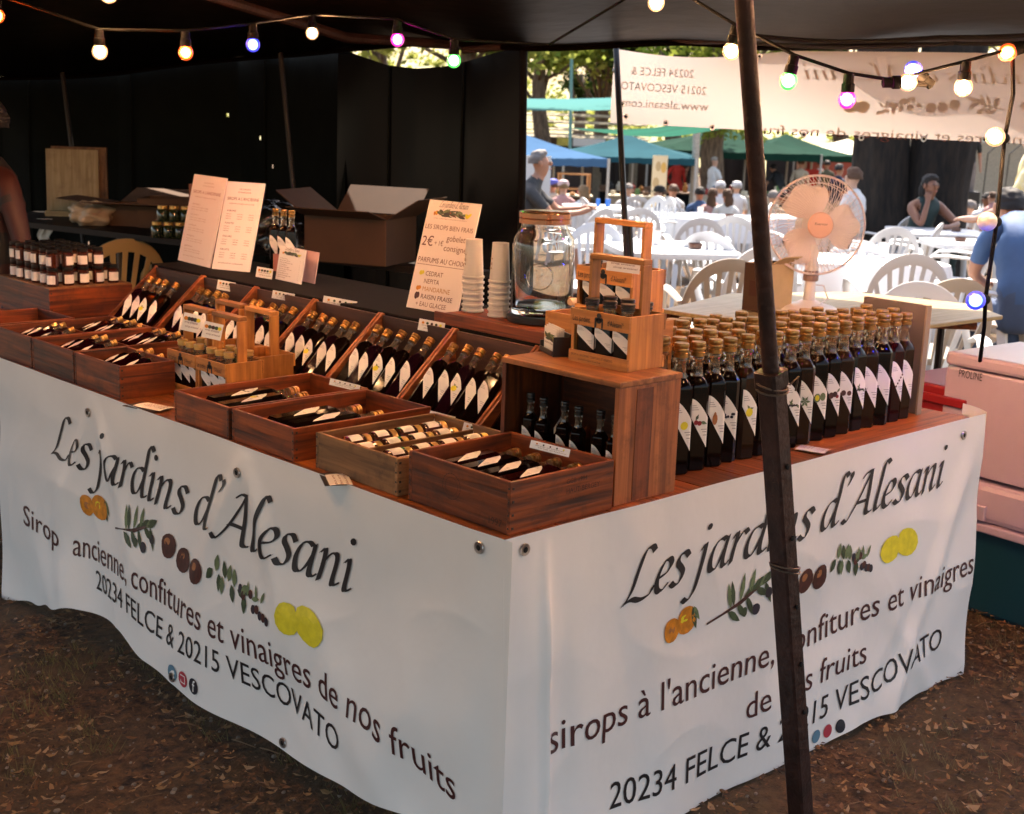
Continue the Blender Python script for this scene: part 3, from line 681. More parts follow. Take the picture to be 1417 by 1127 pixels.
for j in range(1, 6):
    for k in range(NF + 1):
        x = x0 - .025 + (x1 - x0 + .02) * (k + .5 * (j % 2)) / NF; y = .128 + j * .062 + random.uniform(-.006, .006)
        if x > 1.655 or y > .55: continue
        if (k > 5 and j > 4) or (k > 10 and j > 3) or (k > 14 and j > 2): continue
        if random.random() < (.05 if j < 3 else .16): continue
        if j > 2 and x < .68 + .0: continue
        if y > .24 and x < .76: continue
        bottle('gold capped syrup bottle in the %s row back, %s from the tall crate' % (ORD[j], ORD[min(k, 17)]), 'syrup bottles in the rows behind the front row', (x, y, HT), (0, 0, random.uniform(-.8, .2)), random.choice((.97, .965, .98, 1.0)), random.choice((0, 0, 1, 2, 3)), lab=0, nolabel=j > 1)
eb = thing('end_board', 'brown grey board standing on edge at the far end of the bottle rows', 'board', (1.70, .118, HT), -.05)
part('panel', MB().box((0, 0, 0), (.014, .205, .308)), mat('brown grey hardboard', (.13, .10, .085), .5, noise_amt=.3, nscale=7), eb, bevel=.002)
part('edge_strip', MB().box((-.004, -.006, 0), (.018, -.0005, .308)), mat('pale board edge', (.25, .19, .14), .6), eb)

# ------------------------------------------------------------------ wooden boxes
def crate(label, x0, y0, x1, y1, h, W, div=(), z0=HT, t=.009, cat='wooden box', name='wooden_box', group='flat wooden boxes along the front of the left counter', rz=0, floor=.009):
    c = thing(name, label, cat, (x0, y0, z0), rz, group); w_, l = x1 - x0, y1 - y0
    part('front_board', MB().box((0, t * .9, 0), (t, l - t * .9, h)), W[1], c, bevel=.0014)
    part('back_board', MB().box((w_ - t, t * .9, 0), (w_, l - t * .9, h)), W[1], c, bevel=.0014)
    for y in (0, l - t):
        part('side_board', MB().box((-.001, y, 0), (w_ + .001, y + t, h)), W[0], c, bevel=.0014)
    part('base_board', MB().box((t, t, .002), (w_ - t, l - t, floor)), W[0], c)
    for d in div: part('divider', MB().box((t, d, .009), (w_ - t, d + .006, h - .012)) if d > 0 else MB().box((-d, t, .009), (-d + .006, l - t, h - .008)), W[0] if d > 0 else W[1], c, bevel=.001)
    mb = MB()
    for yy in (0, l):   # finger joints: dark nail heads down each corner
        for k in range(4):
            z = h * (k + .5) / 4; s = -1 if yy == 0 else 1
            mb.box((.004, yy + s * .0004 - .0006, z - .0025), (.009, yy + s * .0004 + .0006, z + .0025))
            mb.box((-.0017, abs(yy - .004) - .002, z - .002), (-.0005, abs(yy - .004) + .002, z + .002))
    part('nail', mb, mat('nail head', (.03, .02, .015), .6), c); return c
b7 = crate('dark wooden wine box at the counter corner, stencilled on both faces', .030, .016, .320, .320, .106, W_CRATE, floor=.045)
b6 = crate('pale brown wooden box with two rows of small lying jars', .026, .352, .372, .640, .082, W_GREY, (.139,), floor=.034)
b5 = crate('wooden box with two lying bottles, just left of the pale jar box', .012, .705, .415, .962, .078, W_CRATE)
b4 = crate('wooden box holding two bottles, right beside the small bottle carriers', .008, .970, .425, 1.222, .078, W_CRATE)
b3 = crate('short wooden box of small bottles nearest the small carriers, on their left', .008, 1.505, .172, 1.765, .092, W_CRATE)
b2 = crate('middle wooden box in the far left trio, full of small bottles', .008, 1.772, .400, 2.035, .092, W_CRATE, (-.19,))
b1 = crate('farthest wooden box at the left picture edge with small bottles', .008, 2.042, .400, 2.30, .092, W_CRATE, (-.19,))
crate('small wooden box beyond the left boxes, mostly out of view', .008, 2.36, .30, 2.62, .085, W_CRATE)
M_STEN = mat('faded stencil ink', (.06, .022, .012), .7)
def stamp(parent, txt, size, O, U, V_, m=None, sx=1, name='lettering'):
    V, Fc, w0 = text2d(txt, size, sx); O, U, V_ = Vector(O), Vector(U), Vector(V_); N = U.cross(V_)
    return part(name, place2d(V, Fc, lambda x, y, l: O + U * x + V_ * y + N * (.0009 + l)), m or M_STEN, parent)
stamp(b7, '1997', .021, (-.001, .062, .012), (0, -1, 0), (0, 0, 1)); stamp(b7, 'GGB 1994', .014, (.15, -.001, .078), (1, 0, 0), (0, 0, 1)); stamp(b7, 'HAUT-BERGEY', .015, (.15, -.001, .058), (1, 0, 0), (0, 0, 1)); stamp(b7, 'M.C.S', .014, (.17, -.001, .036), (1, 0, 0), (0, 0, 1))
mb = MB()
for r0, r1 in ((.026, .0275), (.018, .019)):
    for k in range(22): 
        a, b = 2 * pi * k / 22, 2 * pi * (k + .8) / 22
        mb.quad((-.0012, .17 + r0 * cos(a), .06 + r0 * sin(a)), (-.0012, .17 + r0 * cos(b), .06 + r0 * sin(b)), (-.0012, .17 + r1 * cos(b), .06 + r1 * sin(b)), (-.0012, .17 + r1 * cos(a), .06 + r1 * sin(a)))
part('stencil_seal', mb, M_STEN, b7)
def lying(x, y, z, a=0, up=0, sc=.78, lab=0, n=None, bod=0, label='', group=''):
    # axis along +X turned by a about Z and raised by up; label upwards
    m = Matrix.Rotation(a, 4, 'Z') @ Matrix.Rotation(-up, 4, 'Y') @ Matrix.Rotation(pi / 2, 4, 'Y') @ Matrix.Rotation(-pi / 2, 4, 'Z')
    return bottle(label, group, (x, y, z), tuple(m.to_euler()), sc, bod, 'lid' if sc < .6 else 'gold', lab=lab)
GL = 'syrup bottles lying in the flat wooden boxes'
for k, (y, z, x) in enumerate(((1.155, .822, .07), (1.085, .820, .055))): lying(x, y, z, .03 * k, .02, .86, (4, 5)[k], bod=0, label='syrup bottle lying in the box beside the carriers, %s of two' % ('farther' if k == 0 else 'nearer'), group=GL)
for k, (y, z, x) in enumerate(((.880, .822, .07), (.810, .822, .075))): lying(x, y, z, .02 - .05 * k, .02, .86, 0, bod=0, label='syrup bottle lying in the box next to the pale jar box, %s of its two' % ('farther' if k == 0 else 'nearer'), group=GL)
for k in range(4): lying(.055 + .006 * k, .262 - .055 * k, .848, -.02, .03, .74, 0, bod=(2, 0, 0, 2)[k], label='syrup bottle lying in the stencilled corner box, %s from its far side' % ORD[k], group=GL)
for bx, (ya, nm) in enumerate(((2.10, 'farthest left box'), (1.83, 'middle left box'), (1.56, 'short left box'))):
    for comp in range(2 if bx < 2 else 1):
        for k in range(5 if comp else 3):
            lying((.235 if comp else .035) + .004 * k, ya + .155 - (.036 if comp else .05) * k, .826 + (.008 if k % 2 else 0), -.12, .28, .50, 0, bod=(0, 2, 4, 0, 3)[k], label='small bottle at the %s of the %s, %s from the left' % ('rear' if comp else 'front', nm, ORD[k]), group='small bottles in the left boxes')
# jars lying in the pale box
def jar_mesh():
    return (MB().lathe([(.0175, 0), (.0195, .002), (.0198, .046), (.016, .050), (.016, .053)], 18).mesh('body', mat('dark jam', (.05, .012, .006), .12, coat=.5), True),
            MB().lathe([(.0175, .050), (.0182, .051), (.0182, .062), (.017, .063)], 18).mesh('lid', M_CAPG, 40),
            MB().grid(lambda u, v: (.0201 * cos(-pi * .80 + u * pi * .6), .0201 * sin(-pi * .80 + u * pi * .6), .008 + .030 * v), 12, 1).mesh('label', M_PAPER, 180))
JB, JL, JP = jar_mesh()
def jar(label, group, loc, rot=(0, 0, 0), sc=1, lid=None, cat='jar'):
    t = thing('preserve_jar', label, cat, loc, group=group, rot=rot); t.scale = (sc,) * 3
    for n, me in (('body', JB), ('lid', lid or JL), ('label', JP)): o = link(bpy.data.objects.new(n, me)); o.parent = t
    return t
mrot = (Matrix.Rotation(pi / 2, 4, 'Y') @ Matrix.Rotation(-pi / 2, 4, 'Z')).to_euler()
for c, ys in enumerate(((.570, .528), (.424, .384))):
    for q, y in enumerate(ys):
        for k in range(4):
            jar('jar lying in the pale box, %s row from the corner, %s from the front' % (ORD[(c == 0) * 2 + (q == 0)], ORD[k]), 'small jars lying in the pale box', (.05 + .074 * k, y, .836 + (.004 if q == 0 else -.004)), tuple(mrot), 1.06)

# ------------------------------------------------------------------ slanted crates
YR = [.268, .565, .878, 1.190, 1.500, 1.815, 2.128, 2.478]
YR = [.268 + .3155 * k for k in range(8)]
NM = ['hidden behind the tall crate', 'directly left of the tall crate', 'second left of the tall crate', 'third left of the tall crate', 'behind the small carriers', 'fifth left of the tall crate', 'farthest from the corner']
TD = Vector((cos(radians(42)), 0, sin(radians(42))))
for k in range(7):
    y0, y1 = YR[k] + .002, YR[k + 1] - .002; t = .009
    c = thing('slanted_crate', 'slanted wooden display crate %s, bottles leaning inside' % NM[k], 'crate', (.45, y0, HT), 0, 'slanted display crates'); l = y1 - y0
    for s, y in enumerate((0, l - t)):
        mb = MB(); P = [(0, 0), (.215, 0), (.215, .222), (.208, .226), (0, .040)]
        mb.loops([[(x, y, z) for x, z in P], [(x, y + t, z) for x, z in P]]); part('side_board', mb, wood('crate wood slope', (.13, .032, .010), (.40, .115, .030), 0), c, bevel=.0012)
    part('front_board', MB().box((.001, t + .001, 0), (t, l - t - .001, .036)), W_CRATE[1], c, bevel=.001)
    part('back_board', MB().box((.204, t + .001, 0), (.213, l - t - .001, .219)), wood('dark back wood', (.03, .012, .006), (.10, .035, .014), 1), c, bevel=.001)  # back board in darker wood than the other boards
    part('base_board', MB().box((t, t + .001, .002), (.203, l - t - .001, .008)), W_CRATE[1], c)
    nbt = (4, 5, 5, 5, 5, 4, 4)[k]
    for j in range(nbt):
        y = y1 - .045 - j * .053 - random.uniform(0, .004); b = Vector((.474, y, .812)) + Vector((random.uniform(-.006, .006), 0, 0))
        m = Matrix.Rotation(-random.uniform(.80, .86), 4, 'Y') @ Matrix.Rotation(pi / 2, 4, 'Y') @ Matrix.Rotation(-pi / 2 + .45 + random.uniform(-.12, .12), 4, 'Z')
        bottle('bottle leaning in the slanted crate %s, %s from its left' % (NM[k], ORD[j]), 'syrup bottles leaning in the slanted crates', b, tuple(m.to_euler()), .705 + random.uniform(-.01, .01), (0, 0, 0, 4, 0, 0, 4)[(k + j) % 7], lab=(0, 0, 5, 0, 0)[j % 5])

# ------------------------------------------------------------------ ledge with black cloth behind the crates
lg = thing('rear_ledge', 'long ledge under black cloth behind the slanted crates', 'shelf')
part('cloth_top', MB().box((.70, .50, .965), (1.06, 2.58, .998)), M_BLACK, lg, bevel=.004)
part('cloth_front', MB().box((.705, .51, HT), (.72, 2.56, .964)), M_BLACK, lg)
part('support', MB().box((.9, .55, HT), (1.0, .65, .964)), W_CRATE[2], lg); part('support', MB().box((.9, 2.4, HT), (1.0, 2.5, .964)), W_CRATE[2], lg)
ZL = .998
def sign(label, bl_, br_, tl_, name='sign', cat='sign', z=ZL, thick=.004, m=None, back=None, group=None):
    A = onz(*bl_, z); B = onz(*br_, z); A.z = B.z = z; U = (B - A); Wd = U.length; U.normalize()
    n0 = U.cross(Vector((0, 0, 1))).normalized(); q = ray(*tl_)          # plane through A holding the tilt axis
    t = -(CAM - A).dot(U) / q.dot(U); T = CAM + q * t; V_ = T - A; V_ -= U * V_.dot(U); Hh = V_.length; V_.normalize(); N = U.cross(V_)
    M = Matrix((U, V_, N)).transposed().to_4x4(); M.translation = A
    r = thing(name, label, cat, A, rot=tuple(M.to_euler())); 
    if group: r['group'] = group
    part('board', MB().box((0, 0, -thick), (Wd, Hh, 0)), m or M_PAPER2, r); return r, Wd, Hh
def line(parent, txt, x, y, size, W=None, m=None, sx=1):
    V, Fc, w0 = text2d(txt, size, sx); k = W / w0 if W else 1
    part('lettering', place2d([(a * k, b) for a, b in V], Fc, lambda a, b, l: (x + a, y + b, .0012 + l)), m or M_INKR, parent)
def header(r, Wd, Hh, sc=1):
    V, Fc, _ = script2d("Les jardins d'Alesani", Wd * .56, .011 * sc, .2); part('lettering', place2d(V, Fc, lambda a, b, l: (Wd * .22 + a, Hh - .020 * sc + b, .0012 + l)), M_INKR, r)
    fruit_part(lambda a, b, l: (Wd * .14 + a, Hh - .040 * sc + b, .0012 + l), Wd * .72, .26 * sc, r)
r, Wd, Hh = sign('tall cream price board for cold syrups leaning beside the cups', (562, 425), (632, 437), (595, 276))
header(r, Wd, Hh); u = Hh / 100; M_SG = mat('soft brown print', (.22, .08, .05), .6); M_SO = mat('ochre print', (.52, .26, .08), .6); M_SB = mat('maroon print', (.10, .012, .015), .6)
line(r, 'SIROPS - CONFITURES ET VINAIGRES DE NOS FRUITS', Wd * .16, 83 * u, .004, Wd * .64, M_SG)
line(r, 'LES SIROPS BIEN FRAIS', Wd * .03, 73.5 * u, 6 * u, Wd * .93, M_SG); line(r, '2€', Wd * .03, 58 * u, 12.5 * u, Wd * .22, M_SB); line(r, '+ 1€', Wd * .28, 59 * u, 6.5 * u, Wd * .17, M_SG)
line(r, 'gobelet', Wd * .50, 64 * u, 8 * u, Wd * .36, M_SG); line(r, 'consigné', Wd * .48, 55 * u, 8 * u, Wd * .44, M_SG); line(r, 'PARFUMS AU CHOIX', Wd * .03, 43 * u, 6.5 * u, Wd * .92, M_SG)
mb = MB(); mb.quad((Wd * .03, 40.6 * u, .001), (Wd * .97, 40.6 * u, .001), (Wd * .97, 41 * u, .001), (Wd * .03, 41 * u, .001)); part('rule_line', mb, M_SG, r)
for k, (tx, cm, wd) in enumerate((('CEDRAT', M_SG, .34), ('NEPITA', M_SG, .30), ('MANDARINE', M_SO, .54), ('RAISIN FRAISE', M_SB, .62), ('+ EAU GLACEE', M_SG, .60))):
    line(r, tx, Wd * (.24 if k < 4 else .17), (31 - 7 * k) * u, 6 * u, Wd * wd, cm)
mb = MB()
for k, ci in ((0, 4), (2, 0), (3, 3)):
    for dx, dy, rr_ in ((0, 0, .007), (.007, .002, .006)):
        mb.poly([(Wd * .15 + dx + rr_ * cos(t), (33 - 7 * k) * u + dy + rr_ * sin(t) * (1.6 if k == 3 else 1), .0013 + dx * .01) for t in [2 * pi * q / 10 for q in range(10)]], ci)
part('fruit_print', mb, FR_M, r)
for half, (b_, c_, t_, lab) in enumerate((((246, 360), (290, 371), (269, 241), 'left'), ((293, 372), (345, 377), (315, 251), 'right'))):
    r, Wd, Hh = sign('%s page of the tall pink syrup menu on the black ledge' % lab, b_, c_, t_, name='menu_board', cat='menu', m=M_PAPER2 if half == 0 else M_PAPER, group='two tall menu pages')
    u = Hh / 100; cm = mat('faint brown print', (.50, .30, .22), .6) if half == 0 else M_SB
    line(r, 'LES JARDINS', Wd * .36, 91 * u, 2.2 * u, Wd * .3, cm); line(r, "D'ALESANI", Wd * .34, 87.5 * u, 2.2 * u, Wd * .34, cm)
    line(r, "SIROPS A L'ANCIENNE", Wd * .08, 79 * u, 5 * u, Wd * .84, mat('red brown print', (.35, .08, .05), .6) if half == 0 else cm)
    line(r, 'confitures et vinaigres de nos fruits', Wd * .16, 74.5 * u, 2.2 * u, Wd * .66, cm); 
    rows = ((66, 'sirops'), (54, 'sans colorants'), (42, 'confitures'), (30, 'vinaigres'), (18, 'gelees')) if half == 0 else ((66, 'AGRUMES'), (52, 'PLANTES'), (37, 'FLEURS'), (22, 'FRUITS'))
    for y, tx in rows:
        line(r, tx, Wd * .13, y * u, 2.8 * u, Wd * .24, cm)
        for q in range(2 if half == 0 else 3):
            for xx in ((.13,) if half == 0 else (.12, .42, .72)): line(r, ('cedrat myrte nepita orange' if half == 0 else ('citron', 'olive', 'raisin')[q]), Wd * xx, (y - 3.3 - 2.6 * q) * u, 1.9 * u, Wd * (.5 if half == 0 else .14), cm)
    line(r, 'production artisanale', Wd * .14, 7 * u, 2.2 * u, Wd * .66, cm)
# small A-frame menu
r, Wd, Hh = sign('small white A-frame price list beside three bottles on the ledge', (381, 386), (416, 394), (388, 340), name='small_menu', cat='menu', m=M_PAPER)
header(r, Wd, Hh, .55); u = Hh / 100
for k in range(10): line(r, ('sirop de citron', 'sirop de menthe', 'confiture', 'vinaigre', 'sirop')[k % 5], Wd * .08, (64 - 6.2 * k) * u, 4 * u, Wd * (.3 + .1 * (k % 3)), M_SB); line(r, '5', Wd * .86, (64 - 6.2 * k) * u, 4 * u, None, M_SB)
part('rear_leaf', MB().box((.006, 0, -.05), (Wd + .006, Hh * 1.0, -.047)), mat('pink card', (.62, .42, .40), .6), r)
for k in range(3): 
    p = onz(366 + 11 * k, 376 + 2 * k, ZL); bottle('small dark bottle with gold cap beside the little A-frame menu, %s from the left' % ORD[k], 'three bottles on the ledge', (p.x + .06, p.y + .02, ZL), (0, 0, -.9), .70, 0, lab=0)
p = onz(348, 380, ZL); tag(part('pink_box', MB().box((p.x + .12, p.y - .02, ZL), (p.x + .24, p.y + .05, ZL + .06)), mat('pink card box', (.42, .16, .13), .6), bevel=.002), 'small pink card box behind the tall menu pages', 'box')

# price cards
def card(label, cx, cy, wpx, hpx, z, d=None, text=True, tilt=0):
    p = onz(cx, cy, z) if d is None else D(cx, cy, d); N = (CAM - p).normalized(); p = p + N * (.03 if d is None else 0); U = Vector((0, -1, 0)) * .9 + RT * .1; U = (U - N * U.dot(N)).normalized(); V_ = N.cross(U)
    dd = (p - CAM).length; Wd, Hh = wpx * dd / F, hpx * dd / F
    M = (Matrix((U, V_, N)).transposed().to_4x4()) @ Matrix.Rotation(tilt, 4, 'X'); M.translation = p
    r = thing('price_card', label, 'price card', p, rot=tuple(M.to_euler()), group='small white price cards')
    part('paper', MB().grid(lambda a, b: ((a - .5) * Wd, (b - .5) * Hh, .002 * sin(a * pi)), 6, 2), M_PAPER, r)
    part('fruit_print', (lambda mb: ([mb.poly([(Wd * (q - 2) * .17 + .12 * Hh * cos(t), Hh * .2 + .12 * Hh * sin(t), .0035) for t in [2 * pi * a / 8 for a in range(8)]], (0, 1, 3, 1, 4)[q]) for q in range(5)], mb)[1])(MB()), FR_M, r)
    if text: line2 = [(Wd * -.38, -Hh * .05), (-Wd * .3, -Hh * .28)]; [part('lettering', place2d([(a * Wd * .72 / text2d('sirop artisanal')[2] + x, b * Hh * .16 + y) for a, b in text2d('sirop artisanal')[0]], text2d('sirop artisanal')[1], lambda a, b, l: (a, b, .004 + l)), M_SB, r) for x, y in line2]
    return r
CARDS = [('white price card pinned to the slanted crate below the tall menu', 313, 396, 24, 13, .985), ('white price card on the slanted crate rim behind the small carriers', 392, 410, 30, 11, .99),
 ('long white price card on the crate rim in front of the cardboard box', 470, 421, 46, 15, .99), ('price card on the crate rim below the cold syrup board', 597, 452, 36, 16, .99),
 ('small crumpled price card leaning against the three ledge bottles', 366, 378, 22, 14, ZL + .02), ('white card lying on the back corner of the box beside the jar box', 477, 533, 42, 9, .862),
 ('white card on the far rim of the stencilled corner box', 761, 621, 56, 11, .893)]
for l_, x, y, w_, h_, z in CARDS: card(l_, x, y, w_, h_, z)
card('price card clipped in the far compartment of the pale jar box', 611, 581, 36, 17, .84); card('price card clipped in the near compartment of the pale jar box', 658, 596, 36, 15, .84)
for l_, p, ww, hh, a, bk in (('flyer with black back lying on the counter between the boxes', (213, 566), .10, .055, .25, True), ('flyer lying on the counter edge under the pale jar box', (469, 668), .085, .05, -.5, True), ('small bluish card lying on the counter before the bottle rows', (1125, 625), .075, .055, .3, False)):
    q = onz(*p, HT); r = thing('flyer', l_, 'flyer', (q.x, q.y, HT + .003), a, 'loose flyers on the counter')
    if bk: part('black_sheet', MB().box((-hh * .7, -ww * .4, 0), (hh * .5, ww * .75, .0015)), M_BLACKPL, r)
    part('paper', MB().grid(lambda a_, b_: ((a_ - .5) * hh, (b_ - .5) * ww, .003 + .002 * sin(a_ * pi)), 4, 4), M_PAPER if bk else mat('bluish paper', (.42, .44, .52), .5), r)
    for k in range(3): part('lettering', place2d([(x * .04, y * .008) for x, y in text2d('sirop')[0]], text2d('sirop')[1], lambda a_, b_, l: (-.012 + .012 * k + b_, .03 - a_, .0058 + l)), M_SG, r)

# ------------------------------------------------------------------ tall crate with shadowed bottles
X0, X1, Y0, Y1, ZT = .335, .532, .024, .372, 1.043
c = thing('tall_crate', 'tall wooden crate on its side at the corner, dark opening facing left', 'crate'); t = .012
part('side_board', MB().box((X0, Y0, HT), (X1, Y0 + t, ZT - .0125)), wood('crate wood face', (.13, .035, .012), (.46, .145, .045), 2), c, bevel=.0015)
for k, (a, b) in enumerate(((X0 + .055, X0 + .107),)): part('wood_stripe', MB().box((a, Y0 - .0012, HT + .005), (b, Y0 - .0001, ZT - .02)), wood('dark heart wood', (.10, .022, .008), (.24, .06, .018), 2), c)
part('side_board', MB().box((X0, Y1 - t, HT), (X1, Y1, ZT - .0125)), W_CRATE[2], c, bevel=.0015)
part('top_board', MB().box((X0 - .002, Y0 - .002, ZT - .012), (X1 + .002, Y1 + .002, ZT)), W_PALE[1] if 0 else wood('crate top wood', (.22, .07, .02), (.55, .20, .06), 1), c, bevel=.0015)
part('base_board', MB().box((X0, Y0 + t + .0005, HT + .001), (X1 - t, Y1 - t - .0005, HT + .012)), W_CRATE[1], c)
part('back_board', MB().box((X1 - t, Y0 + t + .0005, HT), (X1 - .0005, Y1 - t - .0005, ZT - .0125)), W_CRATE[1], c)
for k in range(6): bottle('small dark bottle in the shade inside the tall corner crate, %s from the right' % ORD[k], 'bottles inside the tall crate', (X0 + .035 + .012 * (k % 2), Y0 + .037 + .053 * k, HT + .012), (0, 0, -1.2), .56, 0, 'black', 0)
# card holder
ch = thing('card_holder', 'black card holder with pink business cards on the tall crate', 'card holder', tuple(onz(772, 489, ZT)), -.45)
part('tray', (lambda m: (m.box((-.028, -.045, 0), (.028, .045, .003)), m.box((.010, -.045, .003), (.014, .045, .05)), m.box((-.028, -.045, .003), (.010, -.042, .044)), m.box((-.028, .042, .003), (.010, .045, .024)), m.box((-.030, -.042, .003), (-.027, .042, .012)), m)[-1])(MB()), M_BLACKPL, ch)
for k in range(5): part('business_card', MB().box((-.020 + .0045 * k, -.040, .004), (-.0195 + .0045 * k, .040, .058 + .003 * (k % 3))), M_PAPER, ch)
fruit_part(lambda a, b, l: (-.0212 - l, .034 - a, .036 + b), .068, .2, ch)
stamp(ch, "Les jardins d'Alesani", .007, (-.0206, .032, .022), (0, -1, 0), (0, 0, 1), M_INKR)

# ------------------------------------------------------------------ bottle carriers
def carrier(label, x, y, z, w_, d, h, H, cap, sc, labels=True, nb=3, group='wooden bottle carriers', rows=2, text=True, tagn=''):
    c = thing('bottle_carrier', label, 'bottle carrier', (x, y, z), 0, group); t = .008; P = W_PALE
    for yy in (0, w_ - t): part('side_panel', MB().box((0, yy, 0), (d, yy + t, h)), P[2], c, bevel=.001)
    part('front_slat', MB().box((-.006, 0, h - .035), (-.0003, w_, h)), P[1], c, bevel=.001); part('front_slat', MB().box((-.006, 0, 0), (-.0003, w_, .026)), P[1], c, bevel=.001)
    part('back_slat', MB().box((d + .0003, 0, h - .035), (d + .006, w_, h)), P[1], c, bevel=.001); part('back_slat', MB().box((d + .0003, 0, 0), (d + .006, w_, .026)), P[1], c)
    part('base_board', MB().box((0, t + .0003, 0), (d, w_ - t - .0003, .006)), P[1], c)
    part('handle_post', MB().box((d * .5 - .014, t + .0003, .006), (d * .5 + .014, t + .0083, H - .012)), P[2], c, bevel=.001); part('handle_post', MB().box((d * .5 - .014, w_ - t - .0083, .006), (d * .5 + .014, w_ - t - .0003, H - .012)), P[2], c, bevel=.001)
    part('handle_bar', MB().box((d * .5 - .014, t + .0003, H - .0118), (d * .5 + .014, w_ - t - .0003, H)), P[1], c, bevel=.0015)
    if text:
        k = w_ / .174
        stamp(c, 'Les jardins', .018, (-.006, w_ - .008, h - .026), (0, -1, 0), (0, 0, 1), M_INK, .68 * k); stamp(c, "d'Alesani*", .018, (-.006, w_ * .36, h - .026), (0, -1, 0), (0, 0, 1), M_INK, .66 * k)
        mb = MB()
        for cx, cz, r1 in ((.5, .0205, .007), (.46, .012, .006), (.54, .012, .006), (.5, .010, .008)): mb.poly([(-.0072, w_ * cx - .5 * 0 + r1 * cos(q), h - .028 + cz + r1 * .8 * sin(q)) for q in [2 * pi * e / 10 for e in range(10)]])
        for s in (-1, 1): mb.box((-.0074, w_ * .5 + s * .010 - .002, h - .034), (-.0068, w_ * .5 + s * .010 + .002, h - .018))
        part('crest', mb, M_INK, c)
        stamp(c, "SIROPS A L'ANCIENNE, CONFITURES ET VINAIGRES", .0075, (-.006, w_ - .008, .014), (0, -1, 0), (0, 0, 1), M_INK, .72 * k); stamp(c, 'production artisanale de nos fruits', .006, (-.006, w_ - .03, .006), (0, -1, 0), (0, 0, 1), M_INK, .8 * k)
    for r_ in range(rows):
        for q in range(nb):
            yy = y + t + (w_ - 2 * t) * (q + .5) / nb
            bottle('%s capped bottle, %s from right in the %s row of the %s' % ('black' if cap == 'black' else 'gold', ORD[q], ('front', 'rear')[r_], tagn), 'small bottles standing in the carriers', (x + d * (.24 if r_ == 0 else .78), yy, z + .006), (0, 0, -1.35), sc, 0, cap, 0, nolabel=r_ > 0)
    return c
carrier('pale wooden carrier standing on the tall corner crate with three black capped bottles', .436, .090, ZT, .172, .108, .117, .234, 'black', (.92, .92, .435), tagn='corner carrier')
p = onx(800, 366, .60); zc = p.z - .117
tag(crate('', .575, p.y - .185, .735, p.y + .075, zc - HT, W_PALE), 'pale wooden box behind the tall corner crate with a carrier on top', 'wooden box')
carrier('pale wooden carrier standing farther back behind the tall corner crate', .60, p.y - .172, zc, .172, .108, .117, .225, 'black', (.92, .92, .435), rows=1, tagn='rearmost carrier')
for k, (x, y, lb, rows) in enumerate(((.185, 1.262, 'small carrier near right of the four beside the flat boxes', 2), (.185, 1.412, 'small carrier near left of the four beside the flat boxes', 2), (.312, 1.30, 'empty small carrier rear right of the four beside the flat boxes', 0), (.312, 1.452, 'empty small carrier rear left of the four beside the flat boxes', 0))):
    carrier(lb, x, y, HT, .146, .110, .118, .238, 'lid', (.84, .84, .45), rows=rows, text=k < 2, tagn='small %s carrier' % ('right', 'left')[k % 2])
card('white description card on the near left small carrier', 265, 447, 24, 24, None, 3.24); card('white description card on the near right small carrier', 294, 458, 26, 22, None, 3.12)
card('cream description card hanging on the handle of the corner carrier', 863, 366, 46, 22, None, 2.99)

# ------------------------------------------------------------------ tray, cups, drinks jar
tr = thing('wooden_tray', 'long low wooden tray carrying the cups and the glass dispenser', 'tray')
part('board', MB().box((.71, .44, ZL + .0005), (.95, 1.03, ZL + .026)), W_CRATE[1], tr, bevel=.002); part('front_lip', MB().box((.701, .435, ZL + .0005), (.7095, 1.035, ZL + .032)), W_CRATE[1], tr, bevel=.002)
ZTY = ZL + .026
M_CUP = mat('frosted plastic', (.95, .88, .78), .3, trans=.35)
CUP = MB().lathe([(.0225, 0), (.0225, .002), (.0280, .100), (.0312, .101), (.0312, .1055), (.0280, .108), (.0215, .004), (.001, .0035)], 22).mesh('beaker', M_CUP, 50)
CP = MB()
for k in range(16):
    a = -2.6 + k * .085
    for z, h in ((.066, .004), (.053, .007), (.041, .003)):
        if (k * 7 + int(z * 1000)) % 5: r_ = .0226 + .006 * z / .1 + .0004; CP.quad((r_ * cos(a), r_ * sin(a), z), (r_ * cos(a + .06), r_ * sin(a + .06), z), (r_ * cos(a + .06), r_ * sin(a + .06), z + h), (r_ * cos(a), r_ * sin(a), z + h), k % 2)
CPM = CP.mesh('lettering', [M_SG, M_SO])
for s, (px, py) in enumerate(((650, 432), (686, 439))):
    p = onz(px, py, ZTY)
    for k in range(7):
        t = thing('plastic_cup', 'frosted plastic cup, %s from the bottom of the %s stack' % (ORD[k], ('left', 'right')[s]), 'cup', (p.x + .01, p.y, ZTY + .1085 + .0155 * k), 0, 'stacked plastic cups', rot=(pi, 0, random.uniform(0, 6)) if k < 6 else (pi, 0, .4))
        t.parent = None; o = link(bpy.data.objects.new('beaker', CUP)); o.parent = t
        if k == 6: o = link(bpy.data.objects.new('lettering', CPM)); o.parent = t
p = onz(741, 446, ZTY); dj = thing('drinks_dispenser', 'big clear glass drinks dispenser jar with copper lid and tap', 'drinks dispenser', (p.x + .02, p.y, ZTY), 0)
part('coaster', MB().lathe([(.088, 0), (.092, .004), (.092, .016), (.086, .019)], 28), M_BLACKPL, dj, smooth=True)
M_JARG = mat('clear thick glass', (.96, .97, .95), .02, trans=1)
def ribs(r, z): return r
GP_ = [(.070, .020), (.080, .024), (.083, .040), (.083, .205), (.079, .225), (.066, .246), (.062, .252), (.062, .272)]
IN_ = [(.058, .272), (.058, .254), (.062, .245), (.075, .222), (.078, .205), (.078, .044), (.070, .034), (.001, .033)]
